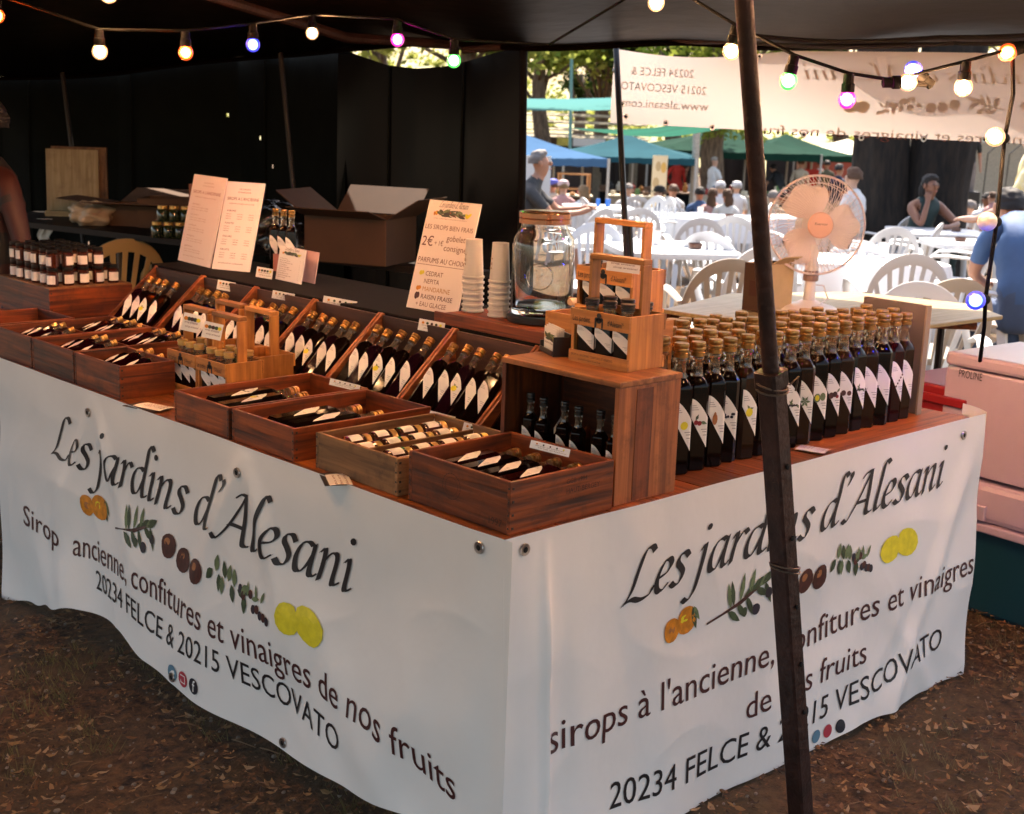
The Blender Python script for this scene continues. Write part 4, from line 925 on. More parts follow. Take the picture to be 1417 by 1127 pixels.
part('glass', MB().lathe(GP_ + IN_, 40), M_JARG, dj, smooth=True)
part('lid', MB().lathe([(.064, .262), (.068, .263), (.068, .274), (.066, .276), (.069, .278), (.069, .290), (.064, .294), (.001, .295)], 32), mat('copper lid', (.48, .24, .14), .22, .9), dj, smooth=40)
mb = MB(); tp = Matrix.Translation((.02, -.082, .065)) @ Matrix.Rotation(pi / 2, 4, 'X'); mb.lathe([(.013, -.004), (.013, .006), (.008, .008), (.008, .03)], 14, M=tp); part('tap_body', mb, mat('tap bronze', (.12, .06, .03), .3, .7), dj, smooth=True)
part('tap_knob', MB().lathe([(.009, -.012), (.010, .0), (.010, .012)], 12, M=Matrix.Translation((.0, -.115, .068)) @ Matrix.Rotation(pi / 2, 4, 'Y')), mat('cream wood knob', (.70, .50, .28), .4), dj, smooth=True)
mb = MB()   # embossed emblem ring on the glass
for k in range(24):
    a, b = 2 * pi * k / 24, 2 * pi * (k + 1) / 24; th = -2.45
    def pt(a, r=.034): q = th + r * cos(a) / .083; return Vector((.0845 * cos(q), .0845 * sin(q), .13 + r * sin(a)))
    mb.tube([pt(a), pt(b)], .0016, 6)
part('embossed_ring', mb, M_JARG, dj, smooth=True)

# ------------------------------------------------------------------ jars of preserves on the far crate
cc = crate('brown wooden crate at the far left carrying two layers of preserve jars', .416, 2.786, .735, 3.22, .118, W_CRATE, name='wooden_crate', cat='crate', group='wooden crates')
part('top_board', MB().box((.002, .002, .1185), (.317, .432, .123)), W_GREY[1], cc)
JL2 = JL.copy(); JL2.materials.clear(); JL2.materials.append(M_CAPB)
for tier in range(2):
    for i in range(5 if tier == 0 else 4):
        for j in range(6):
            jar('dark preserve jar, %s layer, %s from the right and %s from the front' % (('bottom', 'top')[tier], ORD[j], ORD[i]), 'stacked preserve jars on the far left crate', (.448 + .058 * i + .004 * (j % 2), 2.825 + .062 * j, HT + .124 + .0655 * tier), (0, 0, -1.2 + random.uniform(-.5, .3) if i == 0 else random.uniform(-.6, .5)), 1.02 * 1.02, JL2)

# ------------------------------------------------------------------ cooler and freezer box at the right
q = D(1311, 492, 4.45); M_FR = mat('pink white enamel', (.52, .41, .51), .25, noise_amt=.03)
fx, fy, ftop = q.x, q.y, q.z
zb1 = D(1330, 655, 4.45).z
fz = thing('mini_freezer', 'pinkish white chest freezer box standing on the teal cooler', 'freezer', (fx, fy, zb1), -.10)
hh = ftop - zb1
part('body', MB().box((0, -.60, 0), (.42, 0, hh - .035)), M_FR, fz, bevel=.008); part('lid', MB().box((-.004, -.604, hh - .030), (.424, .004, hh + .015)), M_FR, fz, bevel=.012)
stamp(fz, 'PROLINE', .036, (-.001, -.050, hh - .062), (0, -1, 0), (0, 0, 1), M_INK, .62)
ck = thing('cool_box', 'teal cool box with a white lid under the chest freezer', 'cool box', (fx - .03, fy - .06, 0), -.10)
zl = D(1340, 722, 4.4).z
part('body', MB().box((.02, -.62, 0), (.46, -.02, zl)), mat('teal plastic', (.003, .045, .072), .4), ck, bevel=.02)
part('lid', MB().box((0, -.64, zl + .001), (.48, 0, zb1 - .012)), M_FR, ck, bevel=.02); part('lid_rim', MB().box((-.008, -.648, zl - .03), (.488, .008, zl + .0)), M_FR, ck, bevel=.006)
part('latch', MB().box((-.014, -.16, zl + .01), (-.001, -.08, zl + .06)), M_FR, ck, bevel=.004)
rc = D(1300, 560, 4.6); mb = MB(); r = thing('plastic_crate', 'dark red plastic crate between the end board and the freezer box', 'crate', (rc.x - .1, rc.y - .12, .40), -.1)
M_RED = mat('dark red plastic', (.28, .010, .015), .4)
part('body', MB().box((0, -.02, 0), (.35, .28, .33)), M_RED, r, bevel=.01); part('rim', MB().box((-.012, -.032, .27), (.362, .292, .30)), M_RED, r, bevel=.004)
part('stand', MB().box((.02, .0, -.40), (.33, .26, -.001)), M_BLACK, r)
# ------------------------------------------------------------------ festoon lights
def bulbmat(name, c, st):
    m = bpy.data.materials.new(name); m.use_nodes = True; n = m.node_tree.nodes; L = m.node_tree.links; b = n['Principled BSDF']
    b.inputs['Base Color'].default_value = (*[min(1, x * .8 + .1) for x in c], 1); b.inputs['Roughness'].default_value = .3; b.inputs['Emission Color'].default_value = (*c, 1)
    lw = n.new('ShaderNodeLayerWeight'); lw.inputs[0].default_value = .5; mr = n.new('ShaderNodeMapRange')
    mr.inputs[1].default_value = .01; mr.inputs[2].default_value = .30; mr.inputs[3].default_value = st; mr.inputs[4].default_value = .32
    L.new(lw.outputs['Facing'], mr.inputs[0]); L.new(mr.outputs[0], b.inputs['Emission Strength']); return m
BM = {'warm': bulbmat('warm bulb', (1, .55, .26), 460), 'red': bulbmat('red orange bulb', (1, .10, .01), 160), 'blue': bulbmat('blue bulb', (.01, .04, 1), 70), 'magenta': bulbmat('magenta bulb', (1, .02, .5), 100),
      'green': bulbmat('green bulb', (.03, 1, .16), 60), 'white': bulbmat('pale pink bulb', (1, .66, .48), 260), 'off': mat('unlit frosted bulb', (.75, .70, .66), .3)}
BULB = MB().ell((0, 0, -.052), (.0225, .0225, .0235), 16, 12).mesh('globe', BM['warm'], True)
def globe(k): b = BULB.copy(); b.materials.clear(); b.materials.append(BM[k]); return b
GLB = {k: globe(k) for k in BM}
SOCK = MB().lathe([(.009, .012), (.013, .010), (.0135, -.012), (.0165, -.014), (.0165, -.032), (.014, -.036)], 14).mesh('socket', mat('matt black rubber', (.003, .003, .003), .7, spec=.1), 40)
def bulb(label, kd, p, d=(0, 0, -1), sc=1, str_=None):
    t = thing('festoon_bulb', label, 'light bulb', p, group='coloured festoon bulbs on the black cables'); q = Vector(d).to_track_quat('-Z', 'Y'); t.rotation_euler = q.to_euler(); t.scale = (sc,) * 3
    for n, me in (('socket', SOCK), ('globe', GLB[kd])): o = link(bpy.data.objects.new(n, me)); o.parent = t
    return p
def at_bulb(px, py, d, dirv=(0, 0, -1), sc=1): return D(px, py, d) - Vector(dirv) * .052 * sc
def cable(name, label, pts, r=.0045, sag=.03):
    P = []
    for a, b in zip(pts, pts[1:]):
        for k in range(8):
            t = k / 8; p = a.lerp(b, t); p.z -= sag * 4 * t * (1 - t) * min(1, (a - b).length); P.append(p)
    P.append(pts[-1]); o = part(name, MB().tube(P, r, 7), MATS['matt black rubber'], smooth=True); tag(o, label, 'cable', 'black festoon cables'); return o
dn = (0, 0, -1)
F1 = [('red', -4, 22, 4.2, 'red and yellow bulb at the far left picture edge'), ('warm', 138, 72, 4.0, 'warm white bulb left of the red one over the preserve jars'), ('red', 257, 73, 4.1, 'red orange bulb between the warm and the blue bulb'), ('blue', 350, 62, 4.3, 'blue bulb left of the amber one over the menu'),
      ('warm', 432, 46, 4.8, 'amber bulb half behind the ridge pole'), ('magenta', 550, 55, 4.4, 'magenta bulb before the gap above the black sheet'), ('green', 628, 84, 4.3, 'green bulb hanging in the bright gap over the black sheet')]
pts = []
for kd, x, y, d, lb in F1: pts.append(bulb(lb, kd, at_bulb(x, y, d)) + Vector((0, 0, .012)))
cable('festoon_cable', 'black cable carrying the bulbs over the left half of the stall', [pts[0] + Vector((-.3, .5, .1))] + pts + [D(760, 62, 4.4), D(905, -25, 3.9)], sag=.0)
bulb('warm bulb shining through starlike at the top edge over the left tarpaulin', 'warm', at_bulb(150, -14, 3.9), sc=1.2)
F2 = [('warm', 908, 4, 3.6, dn, 'warm bulb at the top edge left of the leaning pole'), ('warm', 1012, 71, 3.45, (-.1, .1, -1), 'orange warm bulb right beside the leaning pole'), ('green', 1091, 112, 3.4, (-.12, .12, -1), 'pale green bulb right of the leaning pole'),
      ('magenta', 1172, 138, 3.4, dn, 'magenta pink bulb hanging lowest before the back banner'), ('blue', 1264, 97, 3.45, (-.6, .8, .75), 'blue bulb crossing behind the warm sideways bulb'), ('warm', 1256, 114, 3.4, (.72, -.68, .05), 'warm bulb pointing sideways beside the blue one'),
      ('warm', 1333, 121, 3.4, dn, 'warm bulb before the chestnuts of the back banner'), ('red', 1394, 73, 3.4, (-.5, .5, -.3), 'red and warm bulb at the right top corner')]
pts = []
for kd, x, y, d, dv, lb in F2:
    v = Vector(dv).normalized(); pts.append(bulb(lb, kd, at_bulb(x, y, d, v), v) - v * .012)
cable('festoon_cable', 'black cable sagging with bulbs in front of the back banner', [pts[0] + Vector((-.2, .3, .15))] + pts, sag=.0)
F3 = [('warm', 1378, 190, 3.4, 'warm bulb sticking out left of the hanging cable, just under the banner'), ('off', 1367, 307, 3.4, 'unlit pale bulb on the hanging cable beside the blue shirt'), ('blue', 1351, 416, 3.4, 'blue rimmed pale bulb at the bottom of the hanging cable')]
vc = [D(1401, 62, 3.4), D(1402, 130, 3.4)]
for kd, x, y, d, lb in F3:
    v = (-RT * .62 - FW * .78 + Vector((0, 0, .05))).normalized(); p = bulb(lb, kd, at_bulb(x, y, d, v), v, 1.08); vc.append(p - v * .012)
cable('hanging_cable', 'black cable hanging down at the right with three bulbs', vc + [D(1362, 452, 3.5), D(1356, 500, 3.6)], .0055, 0)
cable('cable', 'pair of black cables running level above the back banner, upper one', [D(1045, 50, 3.9), D(1160, 58, 3.95), D(1300, 52, 3.9), D(1440, 48, 3.8)], .007, .01); cable('cable', 'lower of the two level cables above the back banner', [D(1043, 60, 3.8), D(1180, 66, 3.8), D(1320, 60, 3.8), D(1400, 60, 3.6)], .006, .01)
# bulbs added above the picture, out of view, to light counter and banners
for k, (kd, x, y, z) in enumerate((('warm', -.2, 1.3, 1.98), ('warm', .1, .5, 1.98), ('magenta', .5, -.3, 1.98), ('warm', .9, -.55, 1.98), ('warm', 1.4, -.7, 1.96), ('blue', 1.9, -.8, 1.96), ('warm', .35, -.1, 1.98), ('red', -.4, 2.0, 1.98), ('warm', 2.3, -.6, 1.95), ('warm', .9, .7, 1.98), ('warm', -.75, .35, 2.0), ('warm', -.75, 1.1, 2.0), ('white', .3, -.9, 2.0), ('warm', 1.0, -1.1, 2.0))):
    bulb('added festoon bulb over the counter, %s, above the picture' % ORD[k], kd, Vector((x, y, z)), sc=1)
cable('festoon_cable', 'black cable for the added bulbs over the counter, above the picture', [Vector(p) for p in ((-.5, 2.2, 2.02), (-.2, 1.3, 1.99), (.1, .5, 1.99), (.35, -.1, 1.99), (.9, -.55, 1.99), (1.4, -.7, 1.97), (1.9, -.8, 1.97), (2.3, -.6, 1.96))], sag=0)

# ------------------------------------------------------------------ plywood table, fan, card box
def ground_legs(parent, pts, ztop, m, r=.018):
    for p in pts: part('leg', MB().tube([(p[0], p[1], gz(p[0], p[1])), (p[0], p[1], ztop)], r, 8), m, parent, smooth=True)
ZP = .845
pt_ = thing('plywood_table', 'yellowish plywood board table behind the bottles carrying the fan', 'table')
out = [onz(x, y, ZP) for x, y in ((916, 428), (1040, 447), (1215, 458), (1388, 437), (1345, 421), (1180, 404), (1010, 406))]
mb = MB(); mb.loops([[(p.x, p.y, ZP - .016) for p in out], [(p.x, p.y, ZP) for p in out]]); part('board', mb, W_PLY[0], pt_, bevel=.003)
part('apron', MB().tube([(out[0] + Vector((.05, .02, -.035))), (out[3] + Vector((-.12, .05, -.035)))], .02, 6), W_CRATE[0], pt_)
ground_legs(pt_, [(out[0].x + .2, out[0].y - .1), (out[3].x - .2, out[3].y + .15), (out[5].x, out[5].y - .1)], ZP - .018, M_BLACKPL, .015)
fb = onz(1118, 431, ZP); fn_ = thing('table_fan', 'cream table fan with peach blades on the plywood table', 'fan', (fb.x, fb.y, ZP), yaw_to_cam(fb) + pi / 2 + .28)
# local: faces -Y
M_FAN = mat('fan white plastic', (.82, .76, .76), .35); M_BL = mat('peach translucent blade', (.90, .74, .68), .35, trans=.12); M_WIRE = mat('fan wire', (.86, .74, .70), .35)
part('base', MB().lathe([(.125, 0), (.125, .008), (.10, .022), (.05, .034), (.03, .045)], 28), M_FAN, fn_, smooth=True)
part('column', MB().lathe([(.024, .04), (.020, .12), (.020, .15), (.026, .151), (.026, .19), (.018, .20), (.018, .26)], 16), M_FAN, fn_, smooth=True)
part('column_clamp', MB().lathe([(.028, .12), (.030, .125), (.030, .155), (.028, .16)], 16), mat('greyed pink plastic', (.30, .20, .18), .4), fn_, smooth=True)
HC = .337; RX = .188
TF = Matrix.Translation((0, -.02, HC)) @ Matrix.Rotation(radians(-4), 4, 'X') @ Matrix.Rotation(pi / 2, 4, 'X')   # axis z -> -y
part('motor', MB().lathe([(.03, -.13), (.052, -.12), (.058, -.06), (.05, -.03)], 18, M=TF), M_FAN, fn_, smooth=True)
for side, (dz, nm) in enumerate(((.052, 'front_guard'), (-.045, 'rear_guard'))):
    mb = MB(); n = 84 if side == 0 else 52
    for k in range(n):
        a = 2 * pi * k / n; P = []
        for q in range(6):
            t = q / 5; r_ = .045 + (RX - .045) * t; tw = a + .25 * t; P.append(TF @ Vector((r_ * cos(tw), r_ * sin(tw), dz * sqrt(max(0, 1 - t ** 2.4)) )))
        mb.tube(P, .00105, 4)
    for rr_ in ((.16,) if side == 0 else (.10, .16)):
        t = (rr_ - .045) / (RX - .045); mb.tube([TF @ Vector((rr_ * cos(a), rr_ * sin(a), dz * sqrt(1 - t ** 2.4))) for a in [2 * pi * k / 40 for k in range(41)]], .0014, 5)
    part(nm, mb, M_WIRE, fn_, smooth=True)
part('guard_ring', MB().tube([TF @ Vector((RX * cos(a), RX * sin(a), .002)) for a in [2 * pi * k / 60 for k in range(61)]], .0045, 8), mat('ring peach plastic', (.84, .70, .68), .35), fn_, smooth=True)
for k in range(3):
    a0 = radians(35 + 120 * k + 78)
    def blade(u, v):
        r_ = .035 + .135 * u; wd = .95 * sin(pi * (.20 + .66 * u)) ** .7 * .95; ang = a0 + (v - .5) * wd * 1.75 + .12 * u
        if u > .86: r_ -= (u - .86) * .12 * (abs(v - .5) * 2) ** 2 * 3
        return TF @ Vector((r_ * cos(ang), r_ * sin(ang), (v - .5) * -.045))
    part('blade', MB().grid(blade, 14, 12), M_BL, fn_, smooth=180)
hub = part('hub', MB().lathe([(.048, .048), (.050, .053), (.046, .060), (.001, .063)], 28, M=TF), mat('hub peach plastic', (.82, .48, .36), .3), fn_, smooth=40)
V, Fc, w0 = text2d('Evernor'); part('lettering', place2d([((x / w0 - .5) * .05, y * .014) for x, y in V], Fc, lambda x, y, l: TF @ Vector((x, y, .0645 + l))), M_SB, hub)
part('cord', MB().tube([(.03, .03, .10), (.06, .02, .10), (.075, 0, .05), (.02, -.05, .03), (-.01, -.10, .012)], .003, 6), M_FAN, fn_, smooth=True)
q = onz(1056, 434, ZP); cb = thing('cardboard_box', 'small open cardboard box on the plywood table behind the leaning pole', 'cardboard box', (q.x, q.y, ZP), -.1)
M_CARDP = mat('lit tan cardboard', (.62, .44, .24), .7, noise_amt=.1)
for nm, lo, hi in (('side_panel', (0, 0, 0), (.004, .11, .185)), ('front_panel', (.0045, 0, 0), (.16, .004, .185)), ('side_panel', (.156, .0045, 0), (.16, .11, .185)), ('back_panel', (.0045, .106, 0), (.155, .11, .185))): part(nm, MB().box(lo, hi), M_CARDP if nm != 'side_panel' else M_CARD, cb)  # shade put into the side panels' colour, light into the other panels
part('hand_hole', MB().box((-.0015, .03, .06), (-.0003, .08, .12)), mat('deep brown', (.06, .02, .012), .8), cb)
part('flap', MB().box((0, 0, 0), (.10, .003, .07), Matrix.Translation((.03, .0, .186)) @ Matrix.Rotation(1.1, 4, 'X')), M_CARDP, cb)

# ------------------------------------------------------------------ clutter in the dark back of the stall
dt_ = thing('back_table', 'long dark trestle table at the back of the stall under boxes', 'table'); ZB = .87
o4 = [D(-30, 322, 7.75), D(640, 372, 5.9), D(690, 352, 6.0), D(60, 300, 8.25)]
mb = MB(); mb.loops([[(p.x, p.y, ZB - .03) for p in o4], [(p.x, p.y, ZB) for p in o4]]); part('top', mb, mat('dark table top', (.014, .009, .006), .6, noise_amt=.3, spec=.2), dt_)
ground_legs(dt_, [(p.x, p.y) for p in (o4[0].lerp(o4[2], .06), o4[0].lerp(o4[1], .35), o4[0].lerp(o4[1], .72), o4[1].lerp(o4[3], .06), o4[3])], ZB - .03, mat('dull leg', (.10, .08, .06), .5), .015)
def fbox(label, p, w_, d, h, rz, m, flaps=(), flap_l=None):
    b = thing('cardboard_box', label, 'cardboard box', tuple(p), rz, 'cardboard boxes at the back of the stall'); t = .005
    for nm, lo, hi in (('front_panel', (0, 0, 0), (w_, t, h)), ('back_panel', (0, d - t, 0), (w_, d, h)), ('side_panel', (0, t, 0), (t, d - t, h)), ('side_panel', (w_ - t, t, 0), (w_, d - t, h)), ('base_panel', (t, t, .001), (w_ - t, d - t, .006))): part(nm, MB().box(lo, hi), m, b)
    L = flap_l or d * .5
    for s, a in flaps:
        if s == 'f': M = Matrix.Translation((0, 0, h)) @ Matrix.Rotation(a, 4, 'X'); part('flap', MB().box((0, -L, 0), (w_, 0, .004), M), m, b)
        if s == 'b': M = Matrix.Translation((0, d, h)) @ Matrix.Rotation(-a, 4, 'X'); part('flap', MB().box((0, 0, 0), (w_, L, .004), M), m, b)
        if s == 'l': M = Matrix.Translation((0, 0, h)) @ Matrix.Rotation(-a, 4, 'Y'); part('flap', MB().box((-L, 0, 0), (0, d, .004), M), m, b)
        if s == 'r': M = Matrix.Translation((w_, 0, h)) @ Matrix.Rotation(a, 4, 'Y'); part('flap', MB().box((0, 0, 0), (L, d, .004), M), m, b)
    return b
YW = math.atan2(RT.y, RT.x)
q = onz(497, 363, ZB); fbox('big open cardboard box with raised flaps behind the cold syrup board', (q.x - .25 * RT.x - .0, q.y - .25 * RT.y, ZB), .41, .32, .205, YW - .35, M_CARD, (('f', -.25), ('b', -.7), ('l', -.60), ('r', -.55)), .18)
M_CARD2 = mat('dark worn cardboard', (.13, .062, .028), .75, noise_amt=.3, nscale=6)
q = D(152, 308, 7.5); fbox('flattened open cardboard box with wide flaps before the plywood board', (q.x - .05, q.y, ZB), .44, .28, .11, YW - .1, M_CARD2, (('f', -.12), ('l', -.10), ('r', -.3), ('b', -.25)), .26)
q = onz(262, 318, ZB); fbox('dark box of wrapped jars behind the tall menu', (q.x - .2, q.y + .2, ZB), .36, .25, .16, YW, M_CARD2)
q = D(262, 300, 7.0); fbox('reddish cardboard box seen above the tall menu', (q.x, q.y, ZB), .34, .2, .27, YW, mat('reddish cardboard', (.30, .11, .06), .7, noise_amt=.2))
rr = random.Random(8)
for k in range(9):
    q = D(217 + 8 * k, 306 - 10 * (k % 2), 6.9); mb = MB(); mb.lathe([(.028, 0), (.030, .004), (.030, .055), (.022, .065)], 12); mb.lathe([(.025, .065), (.025, .08)], 12, mi=1)
    o = part('wrapped_jar', mb, [mat('dark green glass', (.02, .03, .012), .1, coat=.5), M_CAPG], smooth=True); o.location = (q.x, q.y, ZB + .001 + (.082 if k % 2 else 0))
    tag(o, 'dark gold lidded jar, %s from the left, %s layer, left of the tall menu' % (ORD[k // 2], ('lower', 'upper')[k % 2]), 'jar', 'jars in the clutter at the back')
def bag(label, p, r, m, seed):
    def f(u, v):
        a = u * 2 * pi; t = v * pi; w_ = Vector((cos(a) * sin(t), sin(a) * sin(t), -cos(t))); q = w_.copy(); q *= 1 + .35 * noise.noise(w_ * 2.2 + Vector((seed, 0, 0))) + .12 * noise.noise(w_ * 7 + Vector((seed, 3, 0)))
        return Vector((q.x * r[0], q.y * r[1], max(q.z * r[2], -r[2] * .8)))
    o = part('plastic_bag', MB().grid(f, 40, 26), m, smooth=180); o.location = (p.x, p.y, p.z + r[2] * .8); return tag(o, label, 'bag', 'plastic bags')
M_BAG = mat('glossy black bag', (.010, .011, .012), .12, coat=.4)
bag('crumpled glossy black plastic bag behind the three ledge bottles', onz(372, 350, ZB), (.26, .2, .13), M_BAG, 3); bag('small black plastic bag left of the big cardboard box', onz(400, 356, ZB), (.14, .12, .09), M_BAG, 7)
bag('clear wrap bundle on the flattened box before the plywood board', onz(128, 312, ZB), (.13, .1, .07), mat('pale wrap', (.50, .40, .28), .25), 5)
wp = D(104, 306, 8.0); wb = thing('plywood_board', 'stained plywood board standing upright on the back table at the left', 'board', (wp.x, wp.y, ZB), YW + .1)
part('front_sheet', MB().box((-.155, -.02, 0), (.145, -.008, .385), Matrix.Rotation(-.05, 4, 'X')), W_PLY[2], wb, bevel=.002); part('rear_sheet', MB().box((-.13, .02, 0), (.19, .035, .40)), W_GREY[2], wb, bevel=.002); part('ledge', MB().box((-.15, -.09, .0), (.10, -.022, .03)), W_PLY[0], wb)
def rag(u, v): return Vector(((u - .5) * .09 * (1 - .5 * v) + .015 * sin(v * 9), .01 * sin(u * 12), -.19 * v * (1 + .25 * sin(u * 7))))
o = part('white_cloth', MB().grid(rag, 10, 14), M_PAPER, smooth=180); q = D(62, 303, 7.7); o.location = q; o.rotation_euler = (0, 0, YW); tag(o, 'white rag hanging from the back table below the plywood board', 'cloth')

# ------------------------------------------------------------------ monobloc chairs
def chair_parts():
    P = {}
    def back(u, z, e=0):   # point on the back shell
        y = -.19 - .30 * (z - .42) - .035 * (1 - (u / .26) ** 2); return Vector((u, y + e, z))
    def arch(t, k=1):      # t 0..1 along the arch from left to right
        a = pi * t; u = -.245 * cos(a) * k; z = .43 + (.42 * k if k == 1 else .385 * k) * abs(sin(a)) ** .62; return u, z
    mb = MB(); n = 26; L = []
    for i in range(n + 1):
        t = i / n; u, z = arch(t); wd = .030 + .040 * sin(pi * t); k = 1 - wd / .42
        u2, z2 = u * (1 - wd / .27 * .8), .43 + (z - .43) * (1 - wd / .42)
        L.append([back(u, z, .0), back(u, z, .014), back((u + u2) / 2, (z + z2) / 2, .019), back(u2, z2, .010), back(u2, z2, -.002), back((u + u2) / 2, (z + z2) / 2, -.006)])
    mb.loops(L); P['back_frame'] = mb.mesh('back_frame', M_WHITEPL, 50)
    P['slats'] = []
    for k in range(7):
        s = (k - 3) / 3.0; ub, ut = s * .115, s * .195; zt = .43 + .365 * (max(0, 1 - (abs(ut) / .245) ** 2.4)) ** .5; zt = max(zt, .5)
        mb = MB(); L = []
        for q in range(5):
            t = q / 4; u = ub + (ut - ub) * t; z = .40 + (zt - .40) * t; w_ = .010 + .004 * t; L.append([back(u - w_, z, .0), back(u + w_, z, .0), back(u + w_, z, .008), back(u - w_, z, .008)])
        mb.loops(L); P['slats'].append(mb.mesh('slat', M_WHITEPL))
    mb = MB(); L = []
    for z, k in ((.395, .94), (.415, 1), (.430, 1), (.434, .97), (.424, .80)):
        L.append([Vector((x * k, (y * k), z)) for x, y in ((-.21, .21), (-.1, .235), (.1, .235), (.21, .21), (.225, 0), (.20, -.2), (.1, -.225), (-.1, -.225), (-.20, -.2), (-.225, 0))])
    mb.loops(L); P['seat'] = mb.mesh('seat', M_WHITEPL, 40)
    P['arms'] = []; P['legs'] = []
    for s in (-1, 1):
        mb = MB(); pts = [back(s * .243, .60), Vector((s * .268, -.14, .635)), Vector((s * .272, .02, .645)), Vector((s * .268, .15, .635)), Vector((s * .262, .205, .59)), Vector((s * .25, .215, .50)), Vector((s * .225, .20, .42))]
        mb.tube(pts, [.020, .024, .026, .028, .026, .024, .024], 8, flat=(1.25, .55)); P['arms'].append(mb.mesh('armrest', M_WHITEPL, 50))
        for yy, t_ in ((.19, .03), (-.19, -.06)):
            mb = MB(); a = Vector((s * .205, yy, .42)); b = Vector((s * (.235 if yy > 0 else .225), yy + t_, 0)); L = []
            for t in (0, .5, 1):
                c = a.lerp(b, t); w_ = .034 - .014 * t; L.append([c + Vector((s * w_ * .5, w_ * .5 * (1 if yy > 0 else -1), 0)), c + Vector((-s * w_, w_ * .5 * (1 if yy > 0 else -1), 0)), c + Vector((-s * w_, .2 * w_ * (1 if yy > 0 else -1), 0)), c + Vector((s * w_ * .15, .2 * w_ * (1 if yy > 0 else -1), 0)), c + Vector((s * w_ * .15, -w_ * (1 if yy > 0 else -1), 0)), c + Vector((s * w_ * .5, -w_ * (1 if yy > 0 else -1), 0))])
            mb.loops(L); P['legs'].append(mb.mesh('leg', M_WHITEPL))
    return P
CPT = chair_parts()
def chair(label, p, face, m=None, tilt=(0, 0), group='white plastic garden chairs'):
    """face: where the sitter looks, as an angle; 0 = away from the camera along the view"""
    t = thing('plastic_chair', label, 'chair', tuple(p), math.atan2(FW.y, FW.x) - pi / 2 + face, group); t.rotation_euler = (tilt[0], tilt[1], t.rotation_euler[2])
    L = [('back_frame', CPT['back_frame']), ('seat', CPT['seat'])] + [('slat', x) for x in CPT['slats']] + [('armrest', x) for x in CPT['arms']] + [('leg', x) for x in CPT['legs']]
    for n_, me in L:
        o = link(bpy.data.objects.new(n_, me)); o.parent = t
        if m: o.material_slots[0].link = 'OBJECT'; o.material_slots[0].material = m
    return t
CH = [  # px, depth, face, label
 (1304, 6.75, .15, 'white plastic chair shaded brownish, right behind the plywood table', 0), (1262, 7.95, -.05, 'bright white plastic chair second behind the plywood table, back towards us', 0), (1237, 11.6, .0, 'white plastic chair in the middle of the row behind the fan', 0),
 (1200, 9.3, -.25, 'white plastic chair partly behind the fan guard', 0), (1262, 12.6, 1.1, 'white chair turned sideways with its armrest towards the girl', 0), (1233, 14.6, .75, 'white plastic chair at the foot of the big tree, turned half round', 0), (1247, 17.5, .2, 'farthest white chair beside the girl at the tree', 0),
 (1385, 7.9, .95, 'white plastic chair the man in the blue shirt sits on', 0), (1338, 11.0, 1.2, 'white chair seen edge on between the girl and the blue shirt', 0), (1010, 9.6, -.5, 'white plastic chair left of the fan, next to the leaning pole', 0), (1046, 8.3, .2, 'white chair low behind the small box and the leaning pole', 0),
 (1300, 5.9, 2.9, 'white plastic chair whose slats show under the plywood table at the right', 0), (880, 19.5, .1, 'white chair in the far row behind the black pole', 0), (886, 14.2, .05, 'white chair just right of the black pole', 0), (955, 19.2, -1.0, 'white plastic chair turned left with its arms in profile', 0),
 (972, 12.2, .0, 'white chair with its back to us between two white tables', 0), (1003, 7.3, .1, 'cream shaded plastic chair left of the small box on the table', 0), (1030, 12.9, -.3, 'white chair against the tablecloth at the leaning pole', 0), (1036, 17.5, 1.4, 'white chair half hidden by the leaning pole, farther back', 0),
 (846, 17.0, -1.3, 'white chair drawn up to the far left table', 0), (917, 14.6, 1.9, 'white chair tipped against its neighbour in the middle of the chairs', 1), (904, 15.0, 2.2, 'white chair leaning forward on the table edge', 1), (820, 9.4, 2.9, 'white chair facing us behind the pale carriers', 0), (1112, 13.8, .3, 'white chair seen through the fan guard', 0), (1162, 11.2, -.6, 'white chair seen at the right rim of the fan', 0),
 (806, 13.5, .8, 'white chair below the elbow of the man in grey', 0), (938, 24, .3, 'small far white chair before the cream stand', 0), (1068, 20, -.4, 'far white chair left of the fan top', 0)]
M_SHADE = mat('shaded white plastic', (.46, .40, .33), .4, noise_amt=.15, nscale=5)  # shade on the white chairs put into a darker plastic colour
for px, d, fa, lb, tl in CH:
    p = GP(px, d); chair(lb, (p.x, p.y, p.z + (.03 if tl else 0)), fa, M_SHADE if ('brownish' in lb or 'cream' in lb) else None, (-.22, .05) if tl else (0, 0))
p = GP(146, 7.2); chair('ochre lit plastic chair in the dark back of the stall at the left', (p.x, p.y, p.z), .55, mat('warm lit plastic', (.50, .34, .14), .3), group=None)  # ochre stands for the warm light falling on this chair

